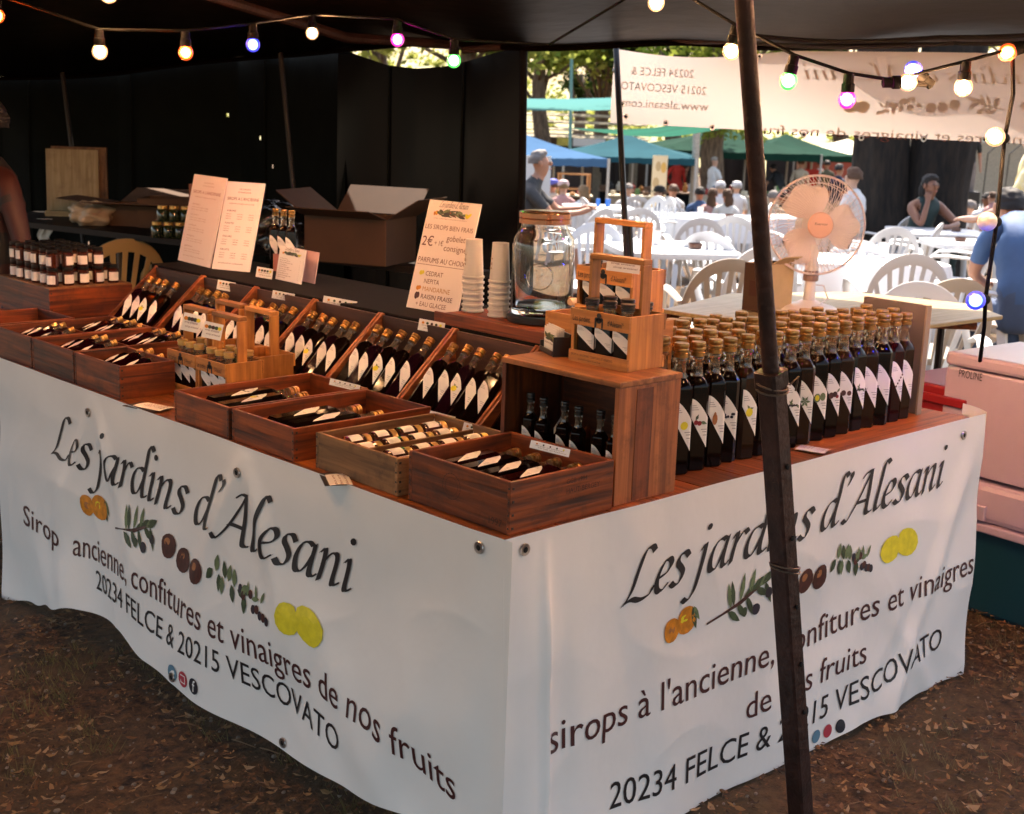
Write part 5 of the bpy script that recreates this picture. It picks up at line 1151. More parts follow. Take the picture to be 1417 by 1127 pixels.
# ------------------------------------------------------------------ white tables outside
def table(label, p, rz, w_=.8, l=.8, h=.72, cloth=False, round_=False):
    t = thing('garden_table', label, 'table', tuple(p), rz, 'white garden tables')
    n = 28; R_ = [(cos(2 * pi * k / n), sin(2 * pi * k / n)) for k in range(n)]
    def sh(k): return [((abs(c) ** (1 if round_ else .28)) * (1 if c > 0 else -1) * w_ / 2 * k, (abs(s) ** (1 if round_ else .28)) * (1 if s > 0 else -1) * l / 2 * k) for c, s in R_]
    mb = MB(); mb.loops([[(x, y, z) for x, y in sh(k)] for z, k in ((h - .045, .985), (h - .02, 1.0), (h - .004, 1.0), (h, .985))]); part('top', mb, M_WHITEPL, t, smooth=40)
    for sx in (-1, 1):
        for sy in (-1, 1):
            mb = MB(); mb.tube([(sx * w_ * .38, sy * l * .38, h - .04), (sx * w_ * .42, sy * l * .42, 0)], [.04, .025], 8); part('leg', mb, M_WHITEPL, t, smooth=True)
    if cloth:
        def f(u, v):
            a = 2 * pi * u; i = u * n; c, s = cos(a), sin(a); x = (abs(c) ** .28) * (1 if c > 0 else -1) * w_ / 2; y = (abs(s) ** .28) * (1 if s > 0 else -1) * l / 2
            k = 1.02 + (.05 * sin(a * 11) + .06) * v ** .7; return Vector((x * k, y * k, h + .006 - cloth * v))
        o = part('tablecloth', MB().grid(f, 112, 8), mat('white cloth', (.80, .80, .80), .8), smooth=180); mb = MB(); mb.poly([f(k / 56, 0) for k in range(56)]); 
        part('cloth_top', mb, MATS['white cloth'], o); o.location = p; o.rotation_euler = (0, 0, rz); tag(o, 'white cloth over the ' + label, 'tablecloth', 'white tablecloths')
    return t
Y0_ = math.atan2(FW.y, FW.x) - pi / 2
for px, d, rz, w_, l, lb, cl in ((935, 9.4, .15, .85, .9, 'large bright white table behind the carriers', 0), (815, 10.2, .3, .8, .8, 'white table left behind the glass dispenser', 0), (832, 17.5, .1, .9, .8, 'far left white table beside the man in grey', 0), (1015, 20.5, .1, 1.3, 1.0, 'far table under a white cloth before the seated people', .5),
        (985, 15.2, .05, 1.3, .9, 'long white table amid the chairs', .25), (1308, 13.6, -.1, .95, .85, 'white table the girl leans on', 0), (1205, 8.7, .1, 1.0, .7, 'white table right behind the fan', .35), (1345, 11.6, .1, .6, .6, 'small white table before the blue shirt', 0), (1120, 16, .1, 1.0, .8, 'white table behind the fan', .3), (852, 24, 0, 1.4, .9, 'farthest white table under a cloth', .4)):
    p = GP(px, d); table(lb, p, Y0_ + rz, w_, l, cloth=cl)
p = GP(843, 17.4); 
for k, dx in enumerate((-.10, .02)): o = part('blue_pack', MB().box((-.03, -.02, 0), (.03 - .02 * (k == 0), .02, .10)), mat('bright blue plastic', (.02, .16, .55), .4), bevel=.004); o.location = (p.x + RT.x * dx, p.y + RT.y * dx, p.z + .722); tag(o, ('slim', 'wide')[k] + ' blue pack standing on the far left white table', 'pack')
# cups and bottles left on the white tables
rr = random.Random(12)
for k, (px, d, dx, nm) in enumerate(((935, 9.5, -.1, 'large bright table'), (935, 9.3, .18, 'large bright table'), (815, 10.2, .1, 'left table behind the dispenser'), (1308, 13.6, .2, 'table of the girl'), (1000, 15.2, -.2, 'long table amid the chairs'), (985, 15.1, .25, 'long table amid the chairs'), (1205, 8.8, .15, 'table behind the fan'), (1343, 11.6, .0, 'small table before the blue shirt'))):
    p = GP(px, d); mb = MB(); t_ = (k % 2) * 2
    if t_ == 0: mb.lathe([(.025, 0), (.035, .10), (.033, .10), (.024, .005)], 14)
    elif t_ == 1: mb.lathe([(.032, 0), (.033, .15), (.014, .19), (.013, .23)], 14)
    else: mb.lathe([(.045, 0), (.050, .03), (.048, .035), (.04, .01)], 14)
    o = part(('paper_cup', 'bottle', 'ashtray')[t_], mb, (M_PAPER, mat('green bottle glass', (.02, .06, .02), .1), mat('brown ashtray', (.12, .05, .03), .3))[t_], smooth=40); o.location = (p.x + RT.x * dx, p.y + RT.y * dx, p.z + .722 + (.007 if 'long' in nm or 'behind the fan' in nm else 0))
    tag(o, '%s left on the %s outside%s' % (('white paper cup', 'bottle', 'round brown ashtray')[t_], nm, (', left', ', right')[k % 2]), 'tableware')
# ------------------------------------------------------------------ people
def person(label, p, yaw, J={}, H=1.0, skin=None, top=None, bot=None, shoes=None, sleeve='short', legs='long', hair=None, hair_len=0, hand=False, bald=False, hat=None, dress=None, extra=None, wide=1.0, seated=False, headturn=0):
    """joints in metres, x right, y ahead, z up, feet on the ground"""
    b = dict(pel=(0, 0, .94), wai=(0, 0, 1.10), che=(0, .0, 1.30), nkb=(0, -.01, 1.44), nek=(0, .0, 1.50), hd0=(0, .035, 1.56), hd1=(0, .02, 1.64), hd2=(0, .0, 1.71),
             shl=(-.17, 0, 1.40), shr=(.17, 0, 1.40), ell=(-.23, -.02, 1.13), elr=(.23, -.02, 1.13), wrl=(-.24, .06, .89), wrr=(.24, .06, .89), hnl=(-.24, .09, .80), hnr=(.24, .09, .80),
             hil=(-.09, 0, .90), hir=(.09, 0, .90), knl=(-.10, .02, .50), knr=(.10, .02, .50), anl=(-.11, -.02, .09), anr=(.11, -.02, .09), tol=(-.13, .13, .03), tor=(.13, .13, .03))
    if seated:
        b.update(pel=(0, -.02, .52), wai=(0, -.05, .68), che=(0, -.03, .88), nkb=(0, -.02, 1.02), nek=(0, -.0, 1.08), hd0=(0, .035, 1.13), hd1=(0, .02, 1.21), hd2=(0, 0, 1.28), shl=(-.17, -.02, .98), shr=(.17, -.02, .98),
                 ell=(-.22, .06, .72), elr=(.22, .06, .72), wrl=(-.14, .30, .66), wrr=(.14, .30, .66), hnl=(-.10, .37, .65), hnr=(.10, .37, .65), hil=(-.10, .02, .50), hir=(.10, .02, .50), knl=(-.13, .42, .50), knr=(.13, .42, .50), anl=(-.13, .42, .08), anr=(.13, .42, .08), tol=(-.14, .56, .03), tor=(.14, .56, .03))
    b.update(J); keys = list(b); V = [Vector(b[k]) for k in keys]; ix = {k: i for i, k in enumerate(keys)}
    rad = dict(pel=(.15, .115), wai=(.125, .10), che=(.155, .11), nkb=(.075, .07), nek=(.05, .052), hd0=(.058, .066), hd1=(.076, .092), hd2=(.055, .066), shl=(.062, .06), shr=(.062, .06), ell=(.040, .040), elr=(.040, .040), wrl=(.026, .026), wrr=(.026, .026), hnl=(.036, .018), hnr=(.036, .018), hil=(.095, .10), hir=(.095, .10), knl=(.058, .06), knr=(.058, .06), anl=(.038, .04), anr=(.038, .04), tol=(.035, .025), tor=(.035, .025))
    E_ = [('pel', 'wai'), ('wai', 'che'), ('che', 'nkb'), ('nkb', 'nek'), ('nek', 'hd0'), ('hd0', 'hd1'), ('hd1', 'hd2'), ('nkb', 'shl'), ('nkb', 'shr'), ('shl', 'ell'), ('ell', 'wrl'), ('wrl', 'hnl'), ('shr', 'elr'), ('elr', 'wrr'), ('wrr', 'hnr'), ('pel', 'hil'), ('pel', 'hir'), ('hil', 'knl'), ('knl', 'anl'), ('anl', 'tol'), ('hir', 'knr'), ('knr', 'anr'), ('anr', 'tor')]
    seg = dict(zip(E_, ['t', 't', 't', 's', 's', 's', 's', 't', 't', 'u', 'f', 's', 'u', 'f', 's', 'p', 'p', 'p', 'q', 'h', 'p', 'q', 'h']))
    R_ = {k: rad[k] for k in keys}; EE = [(ix[a], ix[c]) for a, c in E_]
    if hand:   # fingers and thumb
        for s in 'lr':
            w0, h0 = Vector(b['wr' + s]), Vector(b['hn' + s]); dirv = (h0 - w0).normalized(); side = dirv.cross(Vector((0, 0, 1))).normalized(); dn_ = dirv.cross(side)
            for q in range(4):
                V.append(h0 + dirv * (.045 - .006 * abs(q - 1.5)) + side * (.022 * (q - 1.5))); keys.append('f%s%d' % (s, q)); R_[keys[-1]] = (.010, .010); EE.append((ix['hn' + s], len(V) - 1))
                V.append(V[-1] + dirv * .025 + dn_ * .016); keys.append('g%s%d' % (s, q)); R_[keys[-1]] = (.008, .008); EE.append((len(V) - 2, len(V) - 1))
            V.append(h0.lerp(w0, .35) + side * .045 * (1 if s == 'l' else -1) + dirv * .02); keys.append('th' + s); R_[keys[-1]] = (.011, .011); EE.append((ix['hn' + s], len(V) - 1))
    bm = bmesh.new(); lay_ = bm.verts.layers.skin.verify(); vs = []
    for k, v in zip(keys, V):
        q = bm.verts.new(v * H); r = R_[k]; wk = wide if k in ('pel', 'wai', 'che') else 1; q[lay_].radius = (r[0] * H * wk, r[1] * H * wk); q[lay_].use_root = (k == 'pel'); vs.append(q)
    for a, c in EE: bm.edges.new((vs[a], vs[c]))
    me = bpy.data.meshes.new('skel'); bm.to_mesh(me); bm.free(); ob = bpy.data.objects.new('skel', me); COL.objects.link(ob)
    ob.modifiers.new('s', 'SKIN').use_smooth_shade = True; sb = ob.modifiers.new('d', 'SUBSURF'); sb.levels = sb.render_levels = 2 if H > .5 else 1
    dg = bpy.context.evaluated_depsgraph_get(); m2 = bpy.data.meshes.new_from_object(ob.evaluated_get(dg)); bpy.data.objects.remove(ob); bpy.data.meshes.remove(me)
    m2.name = 'body'; m2.materials.clear()
    for m in (skin or M_SKIN, top, bot, shoes or M_BLACKPL): m2.materials.append(m or skin or M_SKIN)
    segs = [(Vector(b[a]) * H, Vector(b[c]) * H, seg[(a, c)]) for a, c in E_]
    for f in m2.polygons:
        c = f.center; best = (9, 't', 0)
        for a, e, s in segs:
            ae = e - a; t = max(0, min(1, (c - a).dot(ae) / ae.length_squared)); d = (c - a - ae * t).length - (.035 if s in 'tp' else 0)
            if d < best[0]: best = (d, s, t)
        s, t = best[1], best[2]; mi = 0
        if s == 't': mi = 0 if (sleeve == 'none' and abs(c.x) > .115 * H and c.z > (b['shl'][2] - .05) * H) else 1
        elif s == 'u': mi = 1 if (sleeve == 'long' or (sleeve == 'short' and t < .72)) else 0
        elif s == 'f': mi = 1 if sleeve == 'long' else 0
        elif s == 'p': mi = 2 if (legs == 'long' or t < .55) else 0
        elif s == 'q': mi = 2 if legs == 'long' else 0
        elif s == 'h': mi = 3
        f.material_index = mi
    clo = set()
    for f in m2.polygons:
        if f.material_index in (1, 2): clo.update(f.vertices)
    for k in clo:
        v = m2.vertices[k]; c = v.co; n_ = noise.noise(Vector((c.x * 9, c.y * 9, c.z * 16)) + Vector((len(label), 0, 0))) + .5 * noise.noise(Vector((c.x * 22, c.y * 22, c.z * 30)))
        v.co = c + v.normal * (.006 + .013 * n_) * H
    t = thing('person', label, 'person', tuple(p), yaw); part('body', m2, None, t)
    h1 = Vector(b['hd1']) * H; up = (Vector(b['hd2']) - Vector(b['hd0'])).normalized()
    M = Matrix.Translation(h1) @ up.to_track_quat('Z', 'Y').to_matrix().to_4x4()
    q = Matrix.Rotation(headturn, 4, 'Z'); M = Matrix.Translation(h1) @ q @ Matrix.Translation(-h1) @ M
    fy = 1
    mb = MB(); mb.ell((0, .086 * H, .0), (.012 * H, .022 * H, .020 * H), 8, 6, M=Matrix.Translation(h1) @ q); part('nose', mb, skin or M_SKIN, t, smooth=True)
    for s in (-1, 1):
        part('ear', MB().ell((s * .082 * H, .0, 0), (.010 * H, .020 * H, .030 * H), 8, 6, M=Matrix.Translation(h1) @ q), skin or M_SKIN, t, smooth=True)
        part('eye', MB().ell((s * .030 * H, .088 * H, .018 * H), (.012 * H, .008 * H, .006 * H), 8, 6, M=Matrix.Translation(h1) @ q), M_BLACKPL, t, smooth=True)
    part('mouth', MB().ell((0, .088 * H, -.048 * H), (.022 * H, .010 * H, .006 * H), 8, 6, M=Matrix.Translation(h1) @ q), mat('lips', (.30, .08, .06), .5), t, smooth=True)
    if hair:
        mb = MB(); sd_ = Vector((len(label), 0, 0))
        def hf(u, v):
            a = 2 * pi * u; z = 1 - v * (1.25 if not bald else .85); z = max(z, -.6); rr = sqrt(max(0, 1 - z * z)); x, y = rr * cos(a), rr * sin(a)
            nv = Vector((x, y, z)); k = 1 + .10 * noise.noise(nv * 3 + sd_) + .07 * noise.noise(nv * 9 + sd_); yy = y * .112 * k
            zh = (-.75 if y < -.45 else -.75 + 1.30 * (y + .45) / 1.0) if y < .55 else .55
            zh += .10 * noise.noise(nv * 5 + sd_); f_ = min(1, max(0, (z - zh) / .28)); k *= .70 + .30 * f_; yy = y * (.078 + .034 * f_) * k
            return Matrix.Translation(h1 + Vector((0, -.010 * H, .022 * H))) @ q @ Vector((x * .092 * k * H, yy * H, z * .105 * k * H))
        part('hair', MB().grid(hf, 30, 18), hair, t, smooth=180)
        if hair_len: part('long_hair', MB().ell((0, -.085 * H, (-.02 - hair_len / 2) * H), (.085 * H, .045 * H, (hair_len / 2 + .07) * H), 12, 8, M=Matrix.Translation(h1) @ q), hair, t, smooth=True)
    if hat:
        part('cap', MB().lathe([(.102 * H, .0), (.104 * H, .03 * H), (.085 * H, .085 * H), (.03 * H, .105 * H)], 16, o=tuple(h1 + Vector((0, 0, .04 * H)))), hat, t, smooth=True)
        part('cap_peak', MB().ell((0, .13 * H, .045 * H), (.07 * H, .07 * H, .008 * H), 12, 6, M=Matrix.Translation(h1) @ q), hat, t, smooth=True)
    if dress:
        m, z0, z1, r0, r1 = dress
        def df(u, v): a = 2 * pi * u; r = (r0 + (r1 - r0) * v) * (1 + .07 * v * sin(a * 9)); return Vector((r * cos(a) * H, r * .8 * sin(a) * H, (z0 + (z1 - z0) * v) * H))
        part('skirt', MB().grid(df, 54, 8), m, t, smooth=180)
    return t
AWAY = math.atan2(FW.y, FW.x) - pi / 2        # yaw that faces away from the camera
def pp(px, d): p = GP(px, d); return (p.x, p.y, p.z)
H_GREY = cmat('grey hair', (.20, .18, .17)); H_BR = cmat('brown hair', (.10, .045, .022)); H_BL = cmat('black hair', (.012, .010, .010)); H_FAIR = cmat('fair hair', (.26, .16, .08)); H_WH = cmat('white hair', (.36, .33, .30))
C_GREY = cmat('charcoal shirt', (.045, .045, .045)); C_WH = cmat('white shirt', (.78, .78, .78)); C_NAVY = cmat('navy shirt', (.012, .016, .05)); C_BLUE = cmat('blue shirt', (.05, .13, .30)); C_RED = cmat('red dress', (.62, .03, .015)); C_BLK = cmat('black top', (.012, .012, .012)); C_GREEN = cmat('dark green shirt', (.012, .035, .035)); C_JEAN = cmat('blue jeans', (.06, .11, .22)); C_BEIGE = cmat('beige cotton', (.55, .46, .34)); C_SLATE = cmat('slate blue shirt', (.22, .26, .36)); C_PINK = cmat('pink shirt', (.62, .32, .30)); C_YEL = cmat('yellow and white shirt', (.75, .60, .12)); C_YEL2 = mat('yellow flowered cloth', (.80, .78, .70), .7, col2=(.80, .55, .04), nscale=6)
yaw_r = AWAY - pi / 2        # faces right in the picture
person('grey haired man in a charcoal T-shirt sitting in profile with hands clasped forward', pp(741, 12.4), yaw_r - .1, dict(che=(0, -.06, .92), wai=(0, -.08, .70), nkb=(0, -.02, 1.06), nek=(0, .02, 1.12), hd0=(0, .07, 1.18), hd1=(0, .06, 1.26), hd2=(0, .03, 1.33), shl=(-.17, -.02, 1.0), shr=(.17, -.02, 1.0), ell=(-.20, .22, .82), elr=(.20, .20, .80), wrl=(-.06, .46, .86), wrr=(.06, .44, .83), hnl=(-.02, .52, .88), hnr=(.02, .52, .86)), skin=M_SKIN, top=C_GREY, bot=cmat('green shorts', (.05, .12, .06)), legs='short', hair=H_GREY, hand=True, seated=True, wide=1.2)
person('woman in a red dress standing with her back to us at the far stalls', pp(939, 36), AWAY + .2, dict(ell=(-.32, -.06, 1.16), wrl=(-.14, .06, 1.0), hnl=(-.10, .10, 1.0)), top=C_RED, bot=C_RED, legs='short', sleeve='long', hair=H_BL, dress=(C_RED, 1.08, .52, .15, .30))
person('woman in black top and white shorts beside the woman in red', pp(962, 36), AWAY - .2, {}, top=C_BLK, bot=C_WH, legs='short', sleeve='none', hair=H_BL, hair_len=.16, dress=(C_WH, 1.02, .70, .15, .22), skin=M_SKIN)
person('white haired man in a white shirt standing with folded arms before the tree', pp(990, 34), yaw_r + .5, dict(ell=(-.24, .08, 1.14), elr=(.24, .08, 1.14), wrl=(.06, .20, 1.16), wrr=(-.06, .20, 1.12), hnl=(.13, .19, 1.17), hnr=(-.13, .19, 1.12)), top=C_WH, bot=C_JEAN, hair=H_WH, bald=True, skin=M_SKINP, wide=1.15)
for px, d, lb, sk, hr, tp, hl, hat_, yw in ((873, 23.5, 'grey haired bald person seated beyond the black pole', M_SKINP, H_GREY, C_WH, 0, None, 0), (918, 22.3, 'man in a dark cap and slate shirt seated facing left', M_SKINP, H_BR, C_SLATE, 0, C_BLK, 1.3),
        (936, 24, 'brown haired person seated right of the man in the cap', M_SKIN, H_BR, C_WH, 0, None, .4), (973, 23, 'dark haired person in a blue shirt seated at the cloth table', M_SKIN, H_BL, C_BLUE, 0, None, .1), (991, 22.6, 'person with long straight brown hair seated between two others', M_SKIN, H_BR, C_PINK, .26, None, 0),
        (1011, 22.4, 'brown haired person seated nearest the leaning pole', M_SKIN, H_BR, C_WH, .14, None, -.2), (1001, 26.5, 'person in a white cap seated behind the long haired one', M_SKINP, H_WH, C_WH, 0, C_WH, 0), (1024, 27, 'second white capped person seated at the pole', M_SKINP, H_WH, C_WH, 0, C_WH, 0),
        (752, 25, 'person in white seated behind the man in grey', M_SKINP, H_WH, C_WH, 0, C_WH, .2), (768, 24, 'person with a blue cap seated by the white panel', M_SKIN, H_BR, C_BEIGE, 0, mat('blue cap', (.10, .12, .5), .7), .3), (782, 23.6, 'person with a pale pink cap seated beside the blue cap', M_SKINP, H_FAIR, C_PINK, 0, mat('pink cap', (.7, .5, .5), .7), 0),
        (810, 21.8, 'fair haired person bowed low at the far left table', M_SKINP, H_FAIR, C_WH, .1, None, 0), (1076, 22.5, 'grey haired person seated just left of the fan', M_SKINP, H_GREY, C_BEIGE, 0, None, 0), (1089, 23, 'dark haired person seated behind the fan guard', M_SKIN, H_BL, C_BLK, 0, None, 0), (1186, 14.5, 'brown haired boy in white seated by the big tree', M_SKINP, H_BR, C_WH, 0, None, .9),
        (1352, 21, 'person in white sitting on the ground before the stage', M_SKINP, H_GREY, C_WH, 0, None, .4), (1375, 20.5, 'bald dark person seated before the stage', M_SKIND, H_BL, C_WH, 0, None, -.3)):
    person(lb, pp(px, d), AWAY + yw, {}, skin=sk, top=tp, bot=C_BEIGE, hair=hr, hair_len=hl, hat=hat_, seated=True, bald='bald' in lb, headturn=random.uniform(-.8, .8), wide=random.uniform(.95, 1.25))
person('man in a navy T-shirt standing right of the fan', pp(1164, 27.5), AWAY - 1.0, {}, top=C_NAVY, bot=C_BEIGE, hair=H_BL, wide=1.1)
person('person in black bending over at the far stalls behind the fan', pp(1084, 36), AWAY + .5, dict(che=(0, .16, 1.22), nkb=(0, .24, 1.33), nek=(0, .28, 1.38), hd0=(0, .33, 1.42), hd1=(0, .36, 1.48), hd2=(0, .38, 1.54), shl=(-.17, .2, 1.3), shr=(.17, .2, 1.3), ell=(-.3, .22, 1.08), elr=(.3, .22, 1.08), wrl=(-.22, .38, .92), wrr=(.22, .38, .92), hnl=(-.2, .42, .84), hnr=(.2, .42, .84)), top=C_BLK, bot=C_BLK, hair=H_BL, sleeve='short', wide=1.2)
person('person in pale beige standing behind the fan', pp(1111, 36), AWAY - .4, {}, top=C_BEIGE, bot=C_BLK, hair=H_BR, sleeve='long')
person('person in white standing beside the red cloth at the far stalls', pp(1137, 37), AWAY + .3, {}, top=C_WH, bot=C_WH, hair=H_BL); person('person in dark olive standing next to the one in white', pp(1147, 36), AWAY, {}, top=cmat('olive', (.10, .09, .05)), bot=C_BLK, hair=H_BL)
person('pink shirted child standing before the stage blocks', pp(1382, 17), AWAY + .6, {}, H=.62, top=C_PINK, bot=C_BEIGE, hair=H_BR, skin=M_SKINP)
# the girl leaning on the table at the big tree
person('tanned girl in a dark green top resting her cheek on her hand', pp(1283, 14.15), AWAY + pi + .35, dict(wai=(0, .0, .70), che=(0, .06, .88), nkb=(0, .10, 1.0), nek=(.01, .13, 1.05), hd0=(.02, .17, 1.10), hd1=(.02, .165, 1.17), hd2=(.015, .145, 1.235), shl=(-.18, .06, .95), shr=(.18, .06, .95), elr=(.20, .30, .77), wrr=(.10, .24, 1.0), hnr=(.075, .215, 1.08), ell=(-.26, .30, .78), wrl=(-.04, .42, .765), hnl=(.04, .44, .77)), skin=M_SKIND, top=C_GREEN, bot=C_GREEN, sleeve='none', hair=H_BL, hand=True, seated=True, hair_len=.06)
person('broad backed man in a blue shirt bending forward on his chair at the right edge', pp(1450, 7.6), AWAY + .1, dict(pel=(0, -.06, .54), wai=(0, .0, .72), che=(0, .10, .90), nkb=(0, .22, 1.02), nek=(0, .28, 1.05), hd0=(0, .36, 1.05), hd1=(0, .40, 1.10), hd2=(0, .40, 1.17), shl=(-.20, .16, .98), shr=(.20, .16, .98), ell=(-.24, .26, .72), elr=(.27, .26, .72)), skin=M_SKIN, top=C_BLUE, bot=C_JEAN, hair=H_BL, hand=True, seated=True, wide=1.5)
person('person in a yellow and white shirt standing behind the blue shirted man', pp(1432, 9.6), AWAY + 1.3, dict(ell=(-.26, .14, 1.12), wrl=(-.16, .36, 1.0), hnl=(-.12, .44, 1.0)), H=.98, skin=M_SKINP, top=C_YEL2, bot=C_BEIGE, hair=H_BL, hand=True)
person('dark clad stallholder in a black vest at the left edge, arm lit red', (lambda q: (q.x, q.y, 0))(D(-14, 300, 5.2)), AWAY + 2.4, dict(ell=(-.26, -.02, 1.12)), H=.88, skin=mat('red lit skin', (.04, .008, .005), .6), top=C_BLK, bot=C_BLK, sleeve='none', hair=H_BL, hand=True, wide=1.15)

# ------------------------------------------------------------------ trees
def leafmat(name, c, c2, tr=.4):
    m = bpy.data.materials.new(name); m.use_nodes = True; n = m.node_tree.nodes; L = m.node_tree.links; n.remove(n['Principled BSDF'])
    a = n.new('ShaderNodeBsdfDiffuse'); b = n.new('ShaderNodeBsdfTranslucent'); x = n.new('ShaderNodeMixShader'); x.inputs[0].default_value = tr; g = n.new('ShaderNodeNewGeometry'); r = n.new('ShaderNodeValToRGB')
    r.color_ramp.elements[0].color = (*c, 1); r.color_ramp.elements[1].color = (*c2, 1); L.new(g.outputs['Random Per Island'], r.inputs[0]); L.new(r.outputs[0], a.inputs[0]); L.new(r.outputs[0], b.inputs[0])
    L.new(a.outputs[0], x.inputs[1]); L.new(b.outputs[0], x.inputs[2]); L.new(x.outputs[0], n['Material Output'].inputs[0]); return m
M_LEAF = leafmat('fresh leaves', (.12, .17, .025), (.30, .34, .07), .6); M_LEAFD = leafmat('dark leaves', (.025, .05, .012), (.07, .10, .03), .3); M_LEAFY = leafmat('yellow green leaves', (.14, .17, .03), (.36, .37, .10), .6)
M_BARK = mat('shaded rough bark', (.022, .014, .009), .9, col2=(.004, .003, .0025), nscale=7, bump=1.0, bscale=16, stretch=(3, 3, .6))  # the big trunk's shade is put into this near-black bark
M_BARKL = mat('grey brown bark', (.20, .14, .09), .9, col2=(.07, .045, .03), nscale=7, bump=1, bscale=12, stretch=(3, 3, .5))
def crown(parent, c, r, n, ls, m, seed):
    rr = random.Random(seed); mb = MB(); cl = []
    for k in range(max(8, n // 160)):
        v = Vector((rr.gauss(0, 1), rr.gauss(0, 1), rr.gauss(0, 1))).normalized() * rr.uniform(.25, 1) ** .5; cl.append((Vector((c[0] + v.x * r[0], c[1] + v.y * r[1], c[2] + v.z * r[2])), rr.uniform(.12, .30) * max(r[:2])))
    for k in range(n):
        q, s = rr.choice(cl); v = Vector((rr.gauss(0, .5), rr.gauss(0, .5), rr.gauss(0, .4))) * s; p = q + v
        a = Vector((rr.uniform(-1, 1), rr.uniform(-1, 1), rr.uniform(-.6, .6))).normalized(); b = a.cross(Vector((rr.uniform(-1, 1), rr.uniform(-1, 1), rr.uniform(-1, 1)))).normalized(); l = ls * rr.uniform(.6, 1.3)
        mb.poly([p - a * l, p + b * l * .5, p + a * l, p - b * l * .5])
    return part('crown', mb, m, parent), cl
def tree(label, px, d, trunk_r, zc, r, n, ls, m, seed, bark=M_BARKL, off=(0, 0), group='trees beyond the stall'):
    p = GP(px, d); t = thing('tree', label, 'tree', (p.x, p.y, p.z), 0, group); h = zc - p.z
    mb = MB(); pts = [Vector((0, 0, -.2))] + [Vector((.12 * sin(seed + k), .1 * cos(seed * 2 + k * 1.3), h * k / 6)) for k in range(1, 7)]; mb.tube(pts, [trunk_r * 1.35, trunk_r * 1.05, trunk_r, trunk_r * .9, trunk_r * .8, trunk_r * .6, trunk_r * .4], 14); part('trunk', mb, bark, t, smooth=180)
    o, cl = crown(t, (off[0], off[1], h), r, n, ls, m, seed); mb = MB()
    for q, s in cl[:14]: a = pts[3 + int(s * 10) % 3]; mb.tube([a, a.lerp(q, .5) + Vector((0, 0, -.1)), q], [trunk_r * .32, trunk_r * .2, trunk_r * .06], 6)
    part('limb', mb, bark, t, smooth=180); return t
tree('tree with a sunlit trunk behind the white shirted man', 992, 35, .30, 4.6, (3.2, 3.2, 1.9), 5200, .13, M_LEAF, 2)
o_ = GP(1000, 34); t = thing('leafy_branch', 'low leafy branches hanging round the trunk under the back banner', 'branch', (o_.x, o_.y, 0)); crown(t, (0, 0, 1.35), (1.6, .8, .38), 900, .07, M_LEAF, 12)
part('twig', MB().tube([(-1.4, .2, 1.2), (-.4, 0, 1.55), (0, .2, 1.9)], [.012, .02, .03], 5), M_BARKL, t)
for a in ((640, 33, .22, 4.2, (3.4, 2.5, 1.8), 5200, .15, M_LEAFY, 5, 'yellow green tree seen through the gap over the black sheet'), (530, 44, .25, 4.6, (2.4, 2, 1.3), 1900, .15, M_LEAFY, 6, 'sparse pale tree at the left of the gap'), (748, 46, .28, 4.4, (2.6, 2.2, 1.7), 3400, .15, M_LEAF, 7, 'tree at the top left of the bright opening'),
          (835, 52, .30, 4.6, (3.4, 3.2, 2.6), 5200, .16, M_LEAFY, 8, 'large sunlit tree left above the back banner'), (800, 62, .30, 3.2, (1.3, 1.3, 1.6), 2600, .11, M_LEAFD, 9, 'small dark green conifer like tree beside the teal pole'), (930, 48, .3, 5.2, (4, 3, 2.2), 4600, .16, M_LEAFD, 10, 'dark tree standing behind the back banner top'),
          (1475, 34, .2, 4.2, (4, 3, 1.4), 3800, .13, M_LEAF, 11, 'tree whose leaves show at the top right corner'), (1160, 48, .3, 4.8, (4, 3, 2), 3800, .16, M_LEAFD, 13, 'tree far behind the middle of the banner')):
    tree(a[9], a[0], a[1], a[2], a[3], a[4], a[5], a[6], a[7], a[8])
# the big twin trunk
p = GP(1266, 16.3); bt = thing('big_tree', 'huge dark twin trunk with rough bark standing among the chairs', 'tree', (p.x, p.y, p.z), AWAY)
def btr(cx, r0, seed):
    L = []
    for k in range(30):
        z = -.3 + k * .19; fl_ = 1 + .45 * math.exp(-max(0, z) / .45); l = []
        for j in range(40):
            a = 2 * pi * j / 40; rr_ = r0 * fl_ * (1 + .10 * noise.noise(Vector((cos(a) * 1.6 + seed, sin(a) * 1.6, z * .6))) + .13 * noise.noise(Vector((cos(a) * 4 + seed, sin(a) * 4, z * .9))) + .06 * noise.noise(Vector((cos(a) * 9 + seed, sin(a) * 9, z * 2.4))) + .04 * sin(a * 7 + z + seed)); l.append(Vector((cx + rr_ * cos(a) + .04 * z * (1 if cx > 0 else -1), rr_ * .85 * sin(a), z)))
        L.append(l)
    return L
for cx, r0, sd_ in ((-.33, .33, 1), (.26, .37, 4)): part('trunk', MB().loops(btr(cx, r0, sd_)), M_BARK, bt, smooth=180)
o, cl = crown(bt, (.6, 1.0, 5.6), (3.2, 3.2, 1.0), 1500, .11, M_LEAF, 31); mb = MB()
for q, s in cl[:16]: mb.tube([Vector((.2 if q.x > 0 else -.3, 0, 4.6)), Vector((q.x * .5, q.y * .5, 5.1)), q], [.16, .10, .03], 7)
part('limb', mb, M_BARK, bt, smooth=180)

